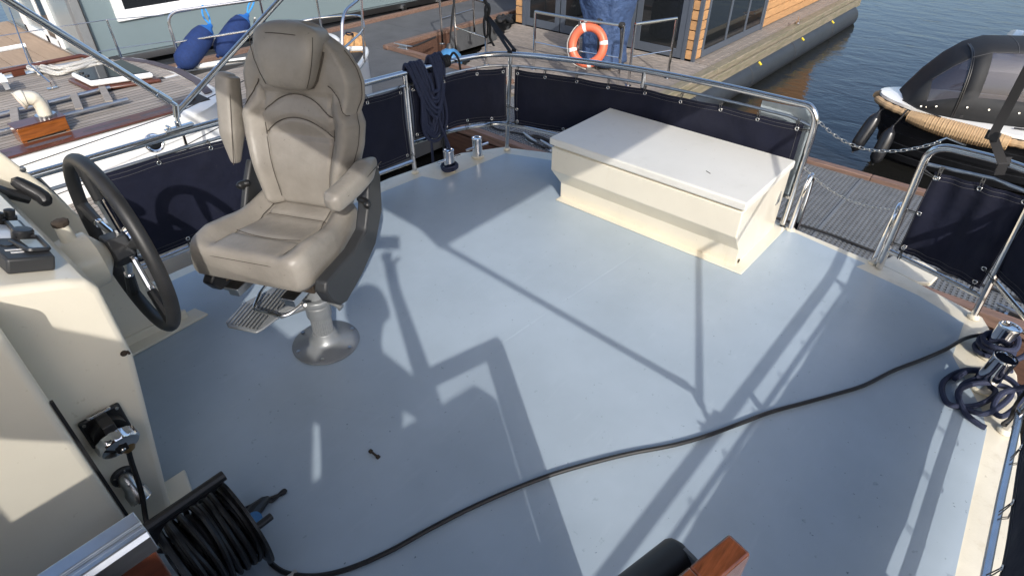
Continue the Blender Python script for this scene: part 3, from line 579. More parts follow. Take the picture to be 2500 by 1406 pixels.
mb = MB(); mb.tube([(3.125, LY0-0.003, 0.198), (3.168, LY0-0.003, 0.198), (3.154, LY0-0.003, 0.27)], 0.003, 6, closed=True); mb.build('vent_trim', 'steel_dull', vt)
mb = MB(); mb.lathe([(0.010, 0), (0.012, 0.004), (0.008, 0.005)], (2.74, LY0-0.001, 0.03), (0, -1, 0), 12); mb.build('drain_hole', 'rust_metal', lk)
mb = MB(); mb.box((2.78, 1.06, 0.4314), (0.035, 0.006, 0.0006), rz=1.1); mb.build('scratch', 'rust_metal', lk)
for a in ((1620, 455, 0.0), (1690, 445, 0)):
    pass
mb = MB()
for q in range(14):
    mb.lathe([(0.0025, 0), (0.001, 0.002)], (2.699-0.0, LY0+0.06+q*0.08, 0.06+0.02*math.sin(q*5)), (-1, 0, 0), 6)
mb.build('rivet_row', 'cream_deck', lk, kind='stuff')

# ================================================================ helm chair
CAZ = R(205); CB = Vector((0.968, 1.903, 0.004))
CF = Vector((math.cos(CAZ), math.sin(CAZ), 0)); CS = Vector((math.cos(CAZ+math.pi/2), math.sin(CAZ+math.pi/2), 0))
MC = Matrix(((CF.x, CS.x, 0, CB.x), (CF.y, CS.y, 0, CB.y), (0, 0, 1, 0), (0, 0, 0, 1)))      # local (forward, towards camera side, up)
ch = thing('helm_chair', CB, 'taupe leather pilot seat with one armrest raised on a grey pedestal', 'chair')
mb = MB(MC); mb.lathe([(0.142, 0.004), (0.145, 0.010), (0.138, 0.016), (0.075, 0.030), (0.056, 0.048), (0.050, 0.075), (0.047, 0.080)], n=40); ped = mb.build('pedestal_base', 'alu_painted', ch)
for k in range(6):
    a = k*math.pi/3+0.4; mb = MB(MC); mb.lathe([(0.008, 0.019), (0.008, 0.024), (0.004, 0.0245)], (0.125*math.cos(a), 0.125*math.sin(a), 0), n=8); mb.build('screw', 'steel_dull', ped)
mb = MB(MC); rings = []
for z in (0.078, 0.165):
    rings.append([(0.043*(1+0.025*math.cos(30*t))*math.cos(t), 0.043*(1+0.025*math.cos(30*t))*math.sin(t), z) for t in [2*math.pi*i/120 for i in range(120)]])
mb.loft(rings); mb.build('fluted_column', 'alu_painted', ch, smooth=20)
mb = MB(MC); mb.lathe([(0.050, 0.165), (0.052, 0.170), (0.052, 0.222), (0.046, 0.228), (0.046, 0.25), (0.040, 0.26), (0.040, 0.40)], n=30); mb.build('column_sleeve', 'alu_painted', ch)
mb = MB(MC); mb.lathe([(0.064, 0.236), (0.066, 0.242), (0.066, 0.262), (0.060, 0.268)], n=12); mb.tube([(0.0, 0.06, 0.252), (0.01, 0.105, 0.248), (0.012, 0.125, 0.238)], [0.012, 0.012, 0.018], 8); mb.build('clamp_collar', 'alu_painted', ch, bevel=0.004)
# footrest: ribbed plate hung forward-left of the column on a bent rod
fo = Vector((0, -0.10, 0))
def fp(f, s, z): return (f+fo.x, s+fo.y, z)
plate = [(0.02, -0.13), (0.10, -0.18), (0.215, -0.185), (0.235, -0.16), (0.235, -0.03), (0.21, -0.015), (0.10, 0.02), (0.02, 0.03), (-0.06, 0.03), (-0.06, -0.10)]
mb = MB(MC); mb.slab([fp(a, b+0.0, 0.245-0.10*max(0, a)) for a, b in plate], (0, 0, 0.010)); foot = mb.build('footrest', 'alu_painted', ch, bevel=0.004)
for k in range(11):
    s = -0.168+k*0.0165; f0 = -0.05 if s > -0.09 else (0.03 if s > -0.125 else 0.10)
    f1 = 0.222 if s < -0.035 else (0.20 if s < -0.02 else 0.10)
    mb = MB(MC); mb.tube([fp(lerp(f0, f1, q/6), s, 0.2565-0.10*max(0, lerp(f0, f1, q/6))) for q in range(7)], 0.0035, 5); mb.build('tread_rib', 'steel_dull', foot)
mb = MB(MC); mb.tube(bend([(0.16, 0.07, 0.355), (0.10, 0.02, 0.31), (0.16, -0.02, 0.285), (0.175, -0.05, 0.283), (0.175, -0.17, 0.29), (0.10, -0.18, 0.32), (-0.05, -0.14, 0.38)], 0.02), 0.006, 8); mb.build('footrest_rod', 'steel', ch)
mb = MB(MC); mb.tube([(0.0, 0.0, 0.25), (0.05, -0.05, 0.24), (0.12, -0.10, 0.238)], [0.03, 0.026, 0.02], 8); mb.build('footrest_arm', 'alu_painted', ch)
SO = -0.068                                  # seat centre lies a little off the column
# slide rails under the seat
for s in (-0.17, 0.07):
    mb = MB(MC); mb.box((0.02, SO+s+0.05, 0.405), (0.40, 0.045, 0.03)); mb.box((0.02, SO+s+0.05, 0.425), (0.42, 0.06, 0.012)); mb.build('slide_rail', 'alu', ch, bevel=0.002)
mb = MB(MC); mb.box((-0.02, SO, 0.445), (0.38, 0.40, 0.035)); mb.box((-0.0, SO, 0.39), (0.22, 0.18, 0.02)); mb.build('seat_pan', 'rust_metal', ch, bevel=0.004)
mb = MB(MC); mb.slab([(0.20, SO-0.24, 0.475), (0.235, SO-0.24, 0.44), (0.20, SO-0.24, 0.385), (0.11, SO-0.24, 0.36), (-0.02, SO-0.24, 0.40), (-0.10, SO-0.24, 0.47)], (0, 0.045, 0)); mb.build('seat_mechanism', 'plastic_black', ch, bevel=0.008)
mb = MB(MC)
for q in range(8): mb.torus((0.16-q*0.016, SO-0.20, 0.42), (1, 0.2, 0), 0.016, 0.003, 10, 5)
mb.build('spring', 'rust_metal', ch)
SC_ = SO-0.028
# seat cushion: rings along the seat depth
def ring_pts(n_top, hw, ztop, zb, r=0.035):
    pts = []
    for i in range(n_top+1):
        s = -hw + 2*hw*i/n_top; pts.append((s, ztop(s/hw)))
    return pts
def seat_ring(f, hw, front):
    """front: 0..1 rounding at the ends"""
    n = 44; out = []
    zc = 0.588 + 0.022*max(0, (f-0.05)/0.2)**1.2 - 0.030*math.exp(-((f+0.08)/0.12)**2)
    for i in range(n+1):
        u = -1+2*i/n; au = abs(u)
        bol = 0.034*max(0, min(1, (au-0.60)/0.22)); bol = bol*bol*(3-2*bol/0.034)/0.034 if bol < 0.034 else 0.034
        z = zc + bol*(1.0 if f < 0.12 else max(0.25, 1-(f-0.12)/0.13))
        z -= 0.010*math.exp(-((au-0.60)/0.025)**2)*(1 if f < 0.17 else max(0, 1-(f-0.17)/0.04))
        z -= 0.008*math.exp(-((f-0.075+0.015*u*u)/0.010)**2)*(1 if au < 0.6 else 0)
        z -= 0.008*math.exp(-((f+0.125)/0.010)**2)*(1 if au < 0.6 else 0)
        z -= 0.030*max(0, (au-0.88)/0.12)**2 + front*0.05
        out.append((f, SC_+u*hw, z))
    zb = 0.472+0.02*front
    for q in range(1, 6):                       # right side down, bottom, left side up
        t = q/6; out.append((f, SC_+hw*(1+0.03*math.sin(math.pi*t)), lerp(out[n][2], zb, t)))
    for q in range(9): out.append((f, SC_+lerp(hw*0.97, -hw*0.97, q/8), zb))
    for q in range(1, 6):
        t = q/6; out.append((f, SC_-hw*(1+0.03*math.sin(math.pi*t)), lerp(zb, out[0][2], t)))
    return out
rings = []
fs_ = [-0.245, -0.24, -0.225] + [-0.21+0.012*i for i in range(35)] + [0.214, 0.224, 0.231, 0.238]
for f in fs_:
    fr = 0.0
    if f > 0.203: fr = 0.72*(1-math.sqrt(max(0, 1-((f-0.203)/0.0325)**2)))
    if f < -0.215: fr = 0.8*(1-math.sqrt(max(0, 1-((-0.215-f)/0.0305)**2)))
    hw = 0.243 - 0.030*max(0, (-f-0.0)/0.24) - (0.03*((f-0.17)/0.065)**2 if f > 0.17 else 0)
    rings.append(seat_ring(f, hw, fr))
mb = MB(MC); mb.loft(rings); seat = mb.build('seat_cushion', 'leather', ch, smooth=70)
def zseat(f, s):
    best = min(rings, key=lambda q: abs(q[0][0]-f)); p = min(best[:45], key=lambda q: abs(q[1]-s)); return p[2]
for sg in (-1, 1):
    mb = MB(MC); mb.tube([(f, SC_+sg*0.60*(0.238-0.03*max(0, -f/0.24)), zseat(f, SC_+sg*0.60*0.238)+0.001) for f in [-0.2+0.02*i for i in range(20)]], 0.0016, 5); mb.build('seam', 'seam', seat)
    mb = MB(MC); mb.tube([(f, SC_+sg*(0.238-0.03*max(0, -f/0.24)), zseat(f, SC_+sg*0.238)-0.012) for f in [-0.2+0.02*i for i in range(20)]], 0.0016, 5); mb.build('seam', 'seam', seat)
mb = MB(MC); mb.tube([(0.2345-0.050*abs(u)**9, SC_+u*0.228, 0.577) for u in [-1+0.1*i for i in range(21)]], 0.0022, 5); mb.build('seam', 'seam', seat)
mb = MB(MC); mb.tube([(0.2362-0.050*abs(u)**9, SC_+u*0.229, 0.567) for u in [-1+0.1*i for i in range(21)]], 0.0012, 5); mb.build('stitching', 'leather_edge', seat)
for f in (0.075, -0.125):
    mb = MB(MC); mb.tube([(f-(0.015*u*u if f > 0 else 0), SC_+u*0.138, zseat(f, SC_+u*0.13)+0.002) for u in [-1+0.1*i for i in range(21)]], 0.0016, 5); mb.build('seam', 'seam', seat)
# backrest: rings up the back, reclined 12 degrees
REC = R(12); BO = Vector((-0.215, SO-0.005, 0.575))
MBk = MC @ Matrix.Translation(BO) @ Matrix.Rotation(-REC, 4, 'Y')
def hw_back(v):
    K = [(0, .168), (0.04, .180), (0.15, .206), (0.27, .238), (0.35, .246), (0.395, .228), (0.45, .243), (0.50, .243), (0.55, .226), (0.60, .19), (0.635, .145), (0.655, .10)]
    for (a, p), (b, q) in zip(K, K[1:]):
        if v <= b: t = (v-a)/(b-a); return lerp(p, q, t)
    return K[-1][1]
arc1 = lambda u: 0.365+0.075*(1-u*u)-0.0; arc2 = lambda u: 0.285+0.070*(1-u*u)
def back_front(u, v):
    """forward depth of the back's front face at u (-1..1) and height v"""
    au = abs(u)
    d = 0.045 + 0.018*math.exp(-((v-0.16)/0.10)**2)
    t = max(0, min(1, (au-0.60)/0.22)); b = t*t*(3-2*t)
    d += b*(0.040 if v < 0.37 else 0.040*max(0.15, 1-(v-0.37)/0.08))
    d += 0.012*math.exp(-((v-0.52)/0.09)**2)*(1-b)
    d += 0.009*math.cos((v-0.36)*38)*(1 if 0.28 < v < 0.45 and au < .62 else 0)
    if au < 0.64 and v > 0.02:
        d -= 0.009*math.exp(-((v-arc1(u/0.62))/0.007)**2) + 0.009*math.exp(-((v-arc2(u/0.62))/0.007)**2)
    if v < 0.47: d -= 0.010*math.exp(-((au-0.62)/0.028)**2)
    if v > 0.37: d -= 0.008*math.exp(-((v-(0.385+0.10*max(0, (0.93-au)/0.33)))/0.008)**2)*(1 if au > 0.60 else 0)
    d -= 0.055*max(0, (au-0.86)/0.14)**2
    return d
NB = 56; rb_ = []
vs_ = [0.0, 0.004, 0.012] + [0.02+0.0085*i for i in range(73)] + [0.646, 0.652, 0.656]
for v in vs_:
    hw = hw_back(v); e_ = 0.0
    if v < 0.025: e_ = 0.030*(1-math.sqrt(max(0, 1-((0.025-v)/0.026)**2)))
    if v > 0.60: e_ = 0.05*(1-math.sqrt(max(0, 1-((v-0.60)/0.0575)**2)))
    r_ = []
    for i in range(NB+1):
        u = -1+2*i/NB; r_.append((back_front(u, v)-e_, u*hw, v))
    bk = -0.050
    for q in range(1, 5): t = q/5; r_.append((lerp(r_[NB][0], bk+0.02, t), hw*(1+0.05*math.sin(math.pi*t)), v))
    for q in range(11): u = 1-2*q/10; r_.append((bk-0.025*(1-u*u)+e_, u*hw*0.96, v))
    for q in range(1, 5): t = q/5; r_.append((lerp(bk+0.02, r_[0][0], t), -hw*(1+0.05*math.sin(math.pi*t)), v))
    rb_.append(r_)
mb = MB(MBk); mb.loft(rb_); back = mb.build('backrest', 'leather', ch, smooth=70)
for arc in (arc1, arc2):
    mb = MB(MBk); mb.tube([(back_front(u*0.62, arc(u))+0.0045, u*0.62*hw_back(arc(u)), arc(u)) for u in [-1+0.05*i for i in range(41)]], 0.0022, 5); mb.build('seam', 'seam', back)
for sg in (-1, 1):
    mb = MB(MBk); mb.tube([(back_front(sg*0.62, v)+0.003, sg*0.62*hw_back(v), v) for v in [0.03+0.0165*i for i in range(22)]], 0.0020, 5); mb.build('seam', 'seam', back)
    mb = MB(MBk); mb.tube([(back_front(sg*au, 0.385+0.10*max(0, (0.93-au)/0.33))+0.004, sg*au*hw_back(0.385+0.10*max(0, (0.93-au)/0.33)), 0.385+0.10*max(0, (0.93-au)/0.33)) for au in [0.60+0.03*i for i in range(13)]], 0.0018, 5); mb.build('seam', 'seam', back)
    mb = MB(MBk); mb.tube([(back_front(sg*0.97, v)-0.02, sg*hw_back(v)*1.03, v) for v in [0.03+0.0165*i for i in range(36)]], 0.0016, 5); mb.build('seam', 'seam', back)
# headrest
mh = MB(MBk); hr = []
for v, hw, d0, d1 in ((0.462, 0.045, 0.055, 0.085), (0.466, 0.075, 0.045, 0.100), (0.478, 0.090, 0.035, 0.112), (0.51, 0.106, 0.020, 0.122), (0.56, 0.122, 0.0, 0.124), (0.61, 0.132, -0.02, 0.118), (0.645, 0.136, -0.028, 0.108), (0.665, 0.130, -0.025, 0.09), (0.676, 0.105, -0.01, 0.065), (0.680, 0.05, 0.0, 0.05)):
    r_ = []
    for i in range(40):
        t = 2*math.pi*i/40; ct, st = math.cos(t), math.sin(t)
        r_.append((lerp(d0, d1, 0.5)+(d1-d0)/2*math.copysign(abs(ct)**0.45, ct), hw*math.copysign(abs(st)**0.5, st), v + (0.020*(1-(st*st))*(v-0.462)/0.22)))
    hr.append(r_)
mh.loft(hr); hd_ = mh.build('headrest', 'leather', ch, smooth=70, sub=1)
for sg in (-1, 1):
    mb = MB(MBk); mb.tube([(0.098+0.012*math.sin((v-0.46)*12), sg*w_, v) for v, w_ in ((0.475, 0.085), (0.51, 0.101), (0.56, 0.117), (0.61, 0.126), (0.65, 0.128))], 0.0016, 5); mb.build('seam', 'seam', hd_)
for sg in (-1, 1):
    mb = MB(MBk); mb.tube([(back_front(sg*w_/hw_back(v), v)+0.002, sg*w_, v) for v, w_ in ((0.468, 0.060), (0.474, 0.086), (0.50, 0.104), (0.55, 0.122), (0.60, 0.134))], 0.0045, 6); mb.build('seam', 'seam', hd_)  # dark tubes drawn in as the shaded gap beside the headrest
mb = MB(MBk); mb.tube([(0.118-0.05*(u*u), u*0.128, 0.655-0.012*u*u) for u in [-1+0.1*i for i in range(21)]], 0.0016, 5); mb.build('seam', 'seam', hd_)
# armrests
def arm(path, up, wid, hgt, name_mat='leather'):
    """padded arm along path (chair coordinates)"""
    P = cr(path, 6); n = len(P); rg = []
    for i, p in enumerate(P):
        t = (P[min(i+1, n-1)]-P[max(i-1, 0)]).normalized(); sd = t.cross(Vector(up)).normalized(); uu = sd.cross(t)
        k = min(1, 0.35+2.6*min(i/(n-1), 1-i/(n-1)+0.04)) ; w_ = wid*k; h_ = hgt*k*lerp(1.0, 0.8, i/(n-1))
        rg.append([p + sd*(w_*math.copysign(abs(math.cos(a))**0.6, math.cos(a))) + uu*(h_*math.copysign(abs(math.sin(a))**0.6, math.sin(a))) for a in [2*math.pi*q/20 for q in range(20)]])
    return rg
A1 = [(-0.235, SO+0.300, 0.800), (-0.15, SO+0.300, 0.795), (-0.05, SO+0.300, 0.785), (0.055, SO+0.285, 0.775), (0.085, SO+0.275, 0.772)]
mb = MB(MC); mb.loft(arm(A1, (0, 0, 1), 0.038, 0.044)); a1 = mb.build('armrest', 'leather', ch, smooth=60, sub=1)
mb = MB(MC); mb.tube(cr([(-0.22, SO+0.338, 0.806), (-0.1, SO+0.337, 0.798), (0.05, SO+0.322, 0.783), (0.086, SO+0.285, 0.775), (0.05, SO+0.252, 0.784)], 5), 0.0016, 5); mb.build('seam', 'seam', a1)
A2 = [(-0.175, SO-0.290, 0.735), (-0.205, SO-0.292, 0.85), (-0.235, SO-0.294, 0.95), (-0.262, SO-0.294, 1.045), (-0.27, SO-0.29, 1.07)]
mb = MB(MC); mb.loft(arm(A2, (1, 0, 0), 0.038, 0.050)); a2 = mb.build('armrest', 'leather', ch, smooth=60, sub=1, label='raised taupe leather armrest on the far side')
mb = MB(MC); mb.tube(cr([(-0.135, SO-0.268, 0.75), (-0.165, SO-0.262, 0.86), (-0.20, SO-0.262, 0.96), (-0.235, SO-0.265, 1.05)], 5), 0.0016, 5); mb.build('seam', 'seam', a2)
# dark side shells, recliner knobs
for sg in (1, -1):
    s0 = SO+sg*0.248
    mb = MB(MC)
    if sg > 0:
        mb.slab([(0.215, s0, 0.535), (0.232, s0, 0.50), (0.205, s0, 0.435), (0.155, s0, 0.385), (0.115, s0, 0.372), (-0.02, s0, 0.405), (-0.16, s0, 0.465), (-0.25, s0, 0.575), (-0.275, s0, 0.72), (-0.262, s0, 0.775), (-0.225, s0, 0.785), (-0.17, s0, 0.72), (-0.145, s0, 0.64), (-0.10, s0, 0.565), (0.0, s0, 0.535), (0.10, s0, 0.535)], (0, sg*0.050, 0))
    else:
        mb.slab([(0.12, s0, 0.50), (0.10, s0, 0.45), (-0.10, s0, 0.46), (-0.22, s0, 0.54), (-0.26, s0, 0.70), (-0.22, s0, 0.74), (-0.16, s0, 0.66), (-0.10, s0, 0.56)], (0, sg*0.03, 0))
    sh = mb.build('side_shell', 'plastic_dark', ch, bevel=0.010, seg=3)
    ko = 0.0 if sg > 0 else -0.035
    mb = MB(MC); mb.tube([(-0.165, s0-sg*0.01, 0.665), (-0.15, s0+sg*(0.045+ko), 0.662), (-0.135, s0+sg*(0.055+ko), 0.66), (-0.12, s0+sg*(0.052+ko), 0.655)], [0.015, 0.015, 0.02, 0.014], 10); mb.build('recliner_knob', 'plastic_black', ch, sub=1)
mb = MB(MC); mb.slab([(-0.265, SO+0.252, 0.60), (-0.19, SO+0.252, 0.60), (-0.185, SO+0.252, 0.78), (-0.275, SO+0.252, 0.79)], (0, 0.028, 0)); mb.build('armrest_bracket', 'plastic_dark', ch, bevel=0.008)
mb = MB(MC); mb.lathe([(0.004, 0), (0.004, 0.004)], CB*0+Vector((0.14, SO+0.286, 0.49)), (0, 1, 0), 8); mb.build('shell_screw', 'plastic_black', ch)

# ================================================================ chrome mooring bollards and their ropes
def bollard(x, y, h, label, pin=None, lean=(0, 0), r=0.036):
    b = thing('bollard', (x, y, 0.004), label, 'bollard', 'chrome mooring bollards on the deck corners')
    ax = Vector((lean[0], lean[1], 1)).normalized(); o = Vector((x, y, 0))
    mb = MB(); mb.lathe([(r*1.25, 0.004), (r*1.25, 0.012), (r*1.02, 0.018)], o, (0, 0, 1), 24); mb.build('weld_foot', 'cream_deck', b)
    mb = MB(); mb.lathe([(r*1.02, 0.012), (r*0.93, h*0.6), (r*0.96, h-0.012), (r*1.0, h-0.004), (r*0.97, h), (r*0.82, h), (r*0.78, h-0.006), (r*0.5, h-0.008), (0.001, h-0.008)], o, ax, 32); pt = mb.build('bollard_post', 'chrome', b)
    if pin:
        d = Vector((math.cos(pin), math.sin(pin), 0.12)); mb = MB(); mb.tube([o+ax*h*0.55-d*0.085, o+ax*h*0.55+d*0.085], 0.0085, 10); mb.build('cross_pin', 'chrome', b)
    return b
PB1 = at_z(1098, 416); PB2 = at_z(1166, 384)
bollard(PB1.x, PB1.y, 0.145, 'chrome port bollard with a navy rope wound round its foot', R(-20))
bollard(PB2.x, PB2.y, 0.142, 'bare chrome port bollard with cross pin nearest the stern corner', R(-20))
SB1 = at_z(2415, 868); SB2 = at_z(2395, 945)
bollard(SB1.x, SB1.y, 0.165, 'chrome starboard bollard nearest the stern, wrapped in navy rope', None, (0.08, -0.05), 0.043)
bollard(SB2.x, SB2.y, 0.175, 'chrome starboard bollard standing in loose navy rope coils', None, (0.02, -0.08), 0.043)
RN = 0.0115
def rope(name, pts, label, r=RN, m='rope_navy', k=8, cat='rope', closed=False, group=None):
    mb = MB(); mb.tube(cr(pts, k, closed), r, 8, closed=closed); o = mb.build(name, m); return tag(o, label, cat, group)
# wraps on the port bollard and line up over the rail
pts = []
for i in range(34):
    a = i*0.42; pts.append((PB1.x+0.053*math.cos(a)+0.004*math.sin(3*a), PB1.y+0.053*math.sin(a), 0.022+0.018*(i/33)+0.008*math.sin(a*1.3)))
rope('mooring_rope', pts, 'navy rope wound twice round the foot of the port bollard', 0.010, k=3)
rope('mooring_rope', [(PB1.x+0.01, PB1.y-0.0, 0.145), (PB1.x+0.012, PB1.y+0.01, 0.18), (2.565, 2.815, 0.30), (2.578, 2.845, 0.45), (2.582, 2.872, 0.60), (2.585, 2.895, 0.672), (2.59, 2.93, 0.65), (2.60, 2.95, 0.3), (2.62, 2.98, -0.4)], 'navy line running up from the port bollard over the rail', 0.009)
# big coil hung on the port rail
coil = thing('rope_coil', (2.48, 2.86, 0.15), 'coil of navy mooring rope hanging over the port guard rail', 'rope')
rng = random.Random(3)
for j in range(5):                            # long hanging loops
    w_ = 0.022+0.018*j+0.004*rng.uniform(-1, 1); zb = 0.165+0.020*(5-j)+0.012*rng.random(); c0 = 2.515+0.008*rng.uniform(-1, 1); y0 = 2.842-0.007*j
    P = [(c0-w_*0.6, y0+0.03, 0.60), (c0-w_*0.95, y0, 0.45), (c0-w_*1.1, y0-0.004, 0.32), (c0-w_*0.75, y0-0.006, zb+0.04), (c0, y0-0.008, zb), (c0+w_*0.75, y0-0.004, zb+0.04), (c0+w_*1.1, y0-0.002, 0.33), (c0+w_*0.95, y0, 0.46), (c0+w_*0.7, y0+0.03, 0.61)]
    mb = MB(); mb.tube(cr(P, 7), 0.0112, 9); mb.build('rope_loop', 'rope_navy', coil)
for j in range(6):                            # swags looped over the rail at both ends
    xa = 2.395+0.021*j+0.004*rng.uniform(-1, 1); xb = 2.668-0.017*j+0.005*rng.uniform(-1, 1); zb = 0.355+0.033*j+0.008*rng.uniform(-1, 1); xm = 2.525+0.006*rng.uniform(-1, 1); yf = 2.802-0.006*(j % 3)
    zt_ = 0.682+0.012*rng.random()
    P = [(xa+0.015, 2.935, 0.56), (xa+0.005, 2.925, 0.64), (xa, 2.895, zt_), (xa+0.004, 2.858, 0.645), (lerp(xa, xm, 0.40), yf+0.018, lerp(0.62, zb, 0.62)), (xm-0.02, yf, zb+0.004), (xm+0.02, yf, zb+0.004), (lerp(xb, xm, 0.40), yf+0.018, lerp(0.62, zb, 0.58)), (xb-0.002, 2.856, 0.64), (xb, 2.892, zt_+0.01), (xb-0.004, 2.925, 0.64), (xb-0.012, 2.935, 0.57)]
    mb = MB(); mb.tube(cr(P, 7), 0.0118, 9); mb.build('rope_swag', 'rope_navy', coil)
rope('mooring_rope', [(2.60, 2.865, 0.66), (2.606, 2.845, 0.55), (2.604, 2.84, 0.40), (2.62, 2.845, 0.25), (2.635, 2.84, 0.13), (2.642, 2.84, 0.085)], 'loose navy rope end hanging beside the coil', 0.0095)
kp = []
for i in range(40):
    a = i*0.55; kp.append((2.665+0.0014*i, 2.868+0.030*math.cos(a), 0.648+0.030*math.sin(a)))
rope('hitch_rope', kp, 'dark rope hitch wound round the port rail beside the coil', 0.009, 'cord_black', 3)
rope('hitch_rope', [(2.72, 2.85, 0.67), (2.735, 2.83, 0.70), (2.76, 2.815, 0.66), (2.775, 2.815, 0.59)], 'short black rope tail dangling from the rail hitch', 0.0075, 'cord_black')
rope('mooring_line', [(2.675, 2.895, 0.63), (2.68, 2.91, 0.5), (2.69, 2.93, 0.2), (2.70, 2.95, -0.2), (2.72, 3.0, -0.9)], 'black line dropping from the hitch behind the port canvas', 0.008, 'cord_black')
# starboard ropes
def spx(lst): return [at_z(x, y, z) for x, y, z in lst]
pts = []
for i in range(46):
    a = i*0.40+1; rr = 0.062+0.006*math.sin(i*0.9)
    pts.append((SB1.x+rr*math.cos(a), SB1.y+rr*math.sin(a)-0.004, 0.025+0.075*(i/45)+0.006*math.sin(2.1*a)))
rope('mooring_rope', pts, 'navy rope turns wrapped thickly round the sternmost starboard bollard', 0.011, k=3)
rope('mooring_rope', [(SB1.x-0.06, SB1.y+0.02, 0.03), (SB1.x-0.02, SB1.y-0.06, 0.08), (SB1.x+0.05, SB1.y-0.04, 0.11), (SB1.x+0.02, SB1.y+0.06, 0.05), (SB1.x-0.06, SB1.y-0.01, 0.06), (SB1.x-0.04, SB1.y-0.075, 0.05), (SB1.x+0.02, SB1.y-0.12, 0.09), (SB1.x+0.02, SB1.y-0.17, 0.16), (SB1.x+0.06, SB1.y-0.25, 0.10), (SB1.x+0.1, SB1.y-0.5, -0.6)], 'navy line leaving the wrapped starboard bollard over the hull edge', 0.011)
rope('mooring_rope', spx([(2470, 905, .02), (2420, 905, .015), (2350, 905, .015), (2302, 935, .014), (2315, 985, .014), (2380, 990, .016), (2430, 960, .03), (2400, 925, .04), (2350, 940, .03), (2345, 985, .016), (2400, 1010, .03), (2450, 985, .035), (2470, 955, .04), (2440, 940, .05), (2390, 935, .055), (2340, 955, .03), (2355, 1005, .018), (2390, 1035, .014), (2407, 1044, .014)]), 'loose navy rope coil lying round the nearer starboard bollard', 0.011, k=10)
rope('mooring_rope', spx([(2330, 925, .03), (2370, 905, .035), (2440, 915, .05), (2480, 940, .05), (2490, 980, .04), (2450, 1015, .03), (2425, 1000, .03), (2440, 965, .05), (2480, 950, .07)])+[Vector((2.50, -0.50, 0.16)), Vector((2.50, -0.62, 0.05)), Vector((2.55, -0.8, -0.6))], 'upper navy rope loop leading overboard beside the starboard bollard', 0.011, k=10)
rope('mooring_rope', [(2.40, -0.455, 0.25), (2.372, -0.435, 0.20), (2.35, -0.43, 0.14), (2.345, -0.44, 0.08), (2.33, -0.43, 0.05), (2.37, -0.455, 0.02)], 'black cord tied round the foot of the starboard rail', 0.006, 'cord_black')

# ================================================================ extension lead and cable reel
path = [(0.215, 1.19, 0.16), (0.25, 1.145, 0.10)] + [at_z(x, y, 0.0145) for x, y in ((660, 1372), (700, 1398), (770, 1405), (850, 1388), (950, 1345), (1050, 1290), (1150, 1239), (1250, 1195), (1350, 1157), (1450, 1128), (1540, 1106), (1640, 1087), (1720, 1065), (1800, 1036), (1880, 1006), (1960, 984), (2040, 962), (2110, 940), (2180, 905), (2250, 878), (2310, 852), (2352, 828))] + [at_z(2390, 818, 0.03), at_z(2450, 812, 0.05), at_z(2520, 830, 0.03), Vector((3.0, -0.7, -0.3))]
mb = MB(); mb.tube(cr(path, 7), 0.0082, 9); tag(mb.build('extension_lead', 'cable'), 'black rubber power cable snaking across the blue deck', 'cable')
reel = thing('cable_reel', (reel_c.x, reel_c.y, 0.004), 'black cable reel with hand grip and wound cable beside the console', 'cable reel')
RX0, RX1 = reel_c.x-0.085, reel_c.x+0.105; RRr = 0.155
for X, s in ((RX1, 1),):
    mb = MB(); mb.lathe([(0.05, 0), (RRr-0.01, 0.0), (RRr, 0.004), (RRr, 0.012), (RRr-0.008, 0.014), (0.05, 0.010), (0.001, 0.010)], (X, reel_c.y, reel_c.z), (1, 0, 0), 48); fl = mb.build('flange', 'plastic_black', reel)
mb = MB(); mb.lathe([(0.05, 0), (RRr*0.8, 0.0), (RRr*0.8, 0.010), (0.05, 0.010)], (RX0, reel_c.y, reel_c.z), (1, 0, 0), 40); mb.build('flange', 'plastic_black', reel)
mb = MB(); mb.lathe([(0.05, -0.004), (0.05, RX1-RX0+0.004)], (RX0, reel_c.y, reel_c.z), (1, 0, 0), 24); mb.build('drum', 'plastic_black', reel)
for lay, (rr, nn) in enumerate(((0.085, 11), (0.104, 10), (0.121, 9))):
    for k in range(nn):
        x = lerp(RX0+0.018, RX1-0.010, k/(nn-1)); q = rr+rng.uniform(-.006, .006); tl = rng.uniform(-.012, .012)
        mb = MB(); mb.tube([(x+tl*math.sin(a)+0.003*math.sin(2*a+k), reel_c.y+q*math.cos(a), reel_c.z+q*math.sin(a)) for a in [2*math.pi*i/36 for i in range(36)]], 0.0084, 7, closed=True); mb.build('cable_turn', 'cable', reel)
# stand: tube frame and hand grip over the top
hz = reel_c.z+0.175
mb = MB(); mb.tube(bend([(RX0-0.03, reel_c.y-0.16, 0.015), (RX0-0.03, reel_c.y, 0.17), (RX0-0.03, reel_c.y+0.03, hz-0.01), (RX0-0.02, reel_c.y+0.03, hz)], 0.03), 0.009, 8); mb.tube(bend([(RX0-0.03, reel_c.y-0.16, 0.015), (RX1+0.05, reel_c.y-0.16, 0.015)], 0.02), 0.009, 8); mb.tube(bend([(RX0-0.03, reel_c.y+0.17, 0.015), (RX0-0.03, reel_c.y+0.02, 0.17)], 0.02), 0.009, 8); mb.build('stand', 'steel_dull', reel)
mb = MB(); mb.tube([(RX0-0.035, reel_c.y+0.03, hz), (RX1+0.02, reel_c.y+0.03, hz)], 0.015, 10); gr = mb.build('hand_grip', 'plastic_black', reel)
mb = MB()
hp = [(RX0-0.03, hz-0.07), (RX0-0.005, hz-0.075), (RX0+0.012, hz-0.040), (RX0+0.03, hz-0.024)]
for k in range(5): hp += [(RX0+0.045+0.028*k, hz-0.018), (RX0+0.059+0.028*k, hz-0.026)]
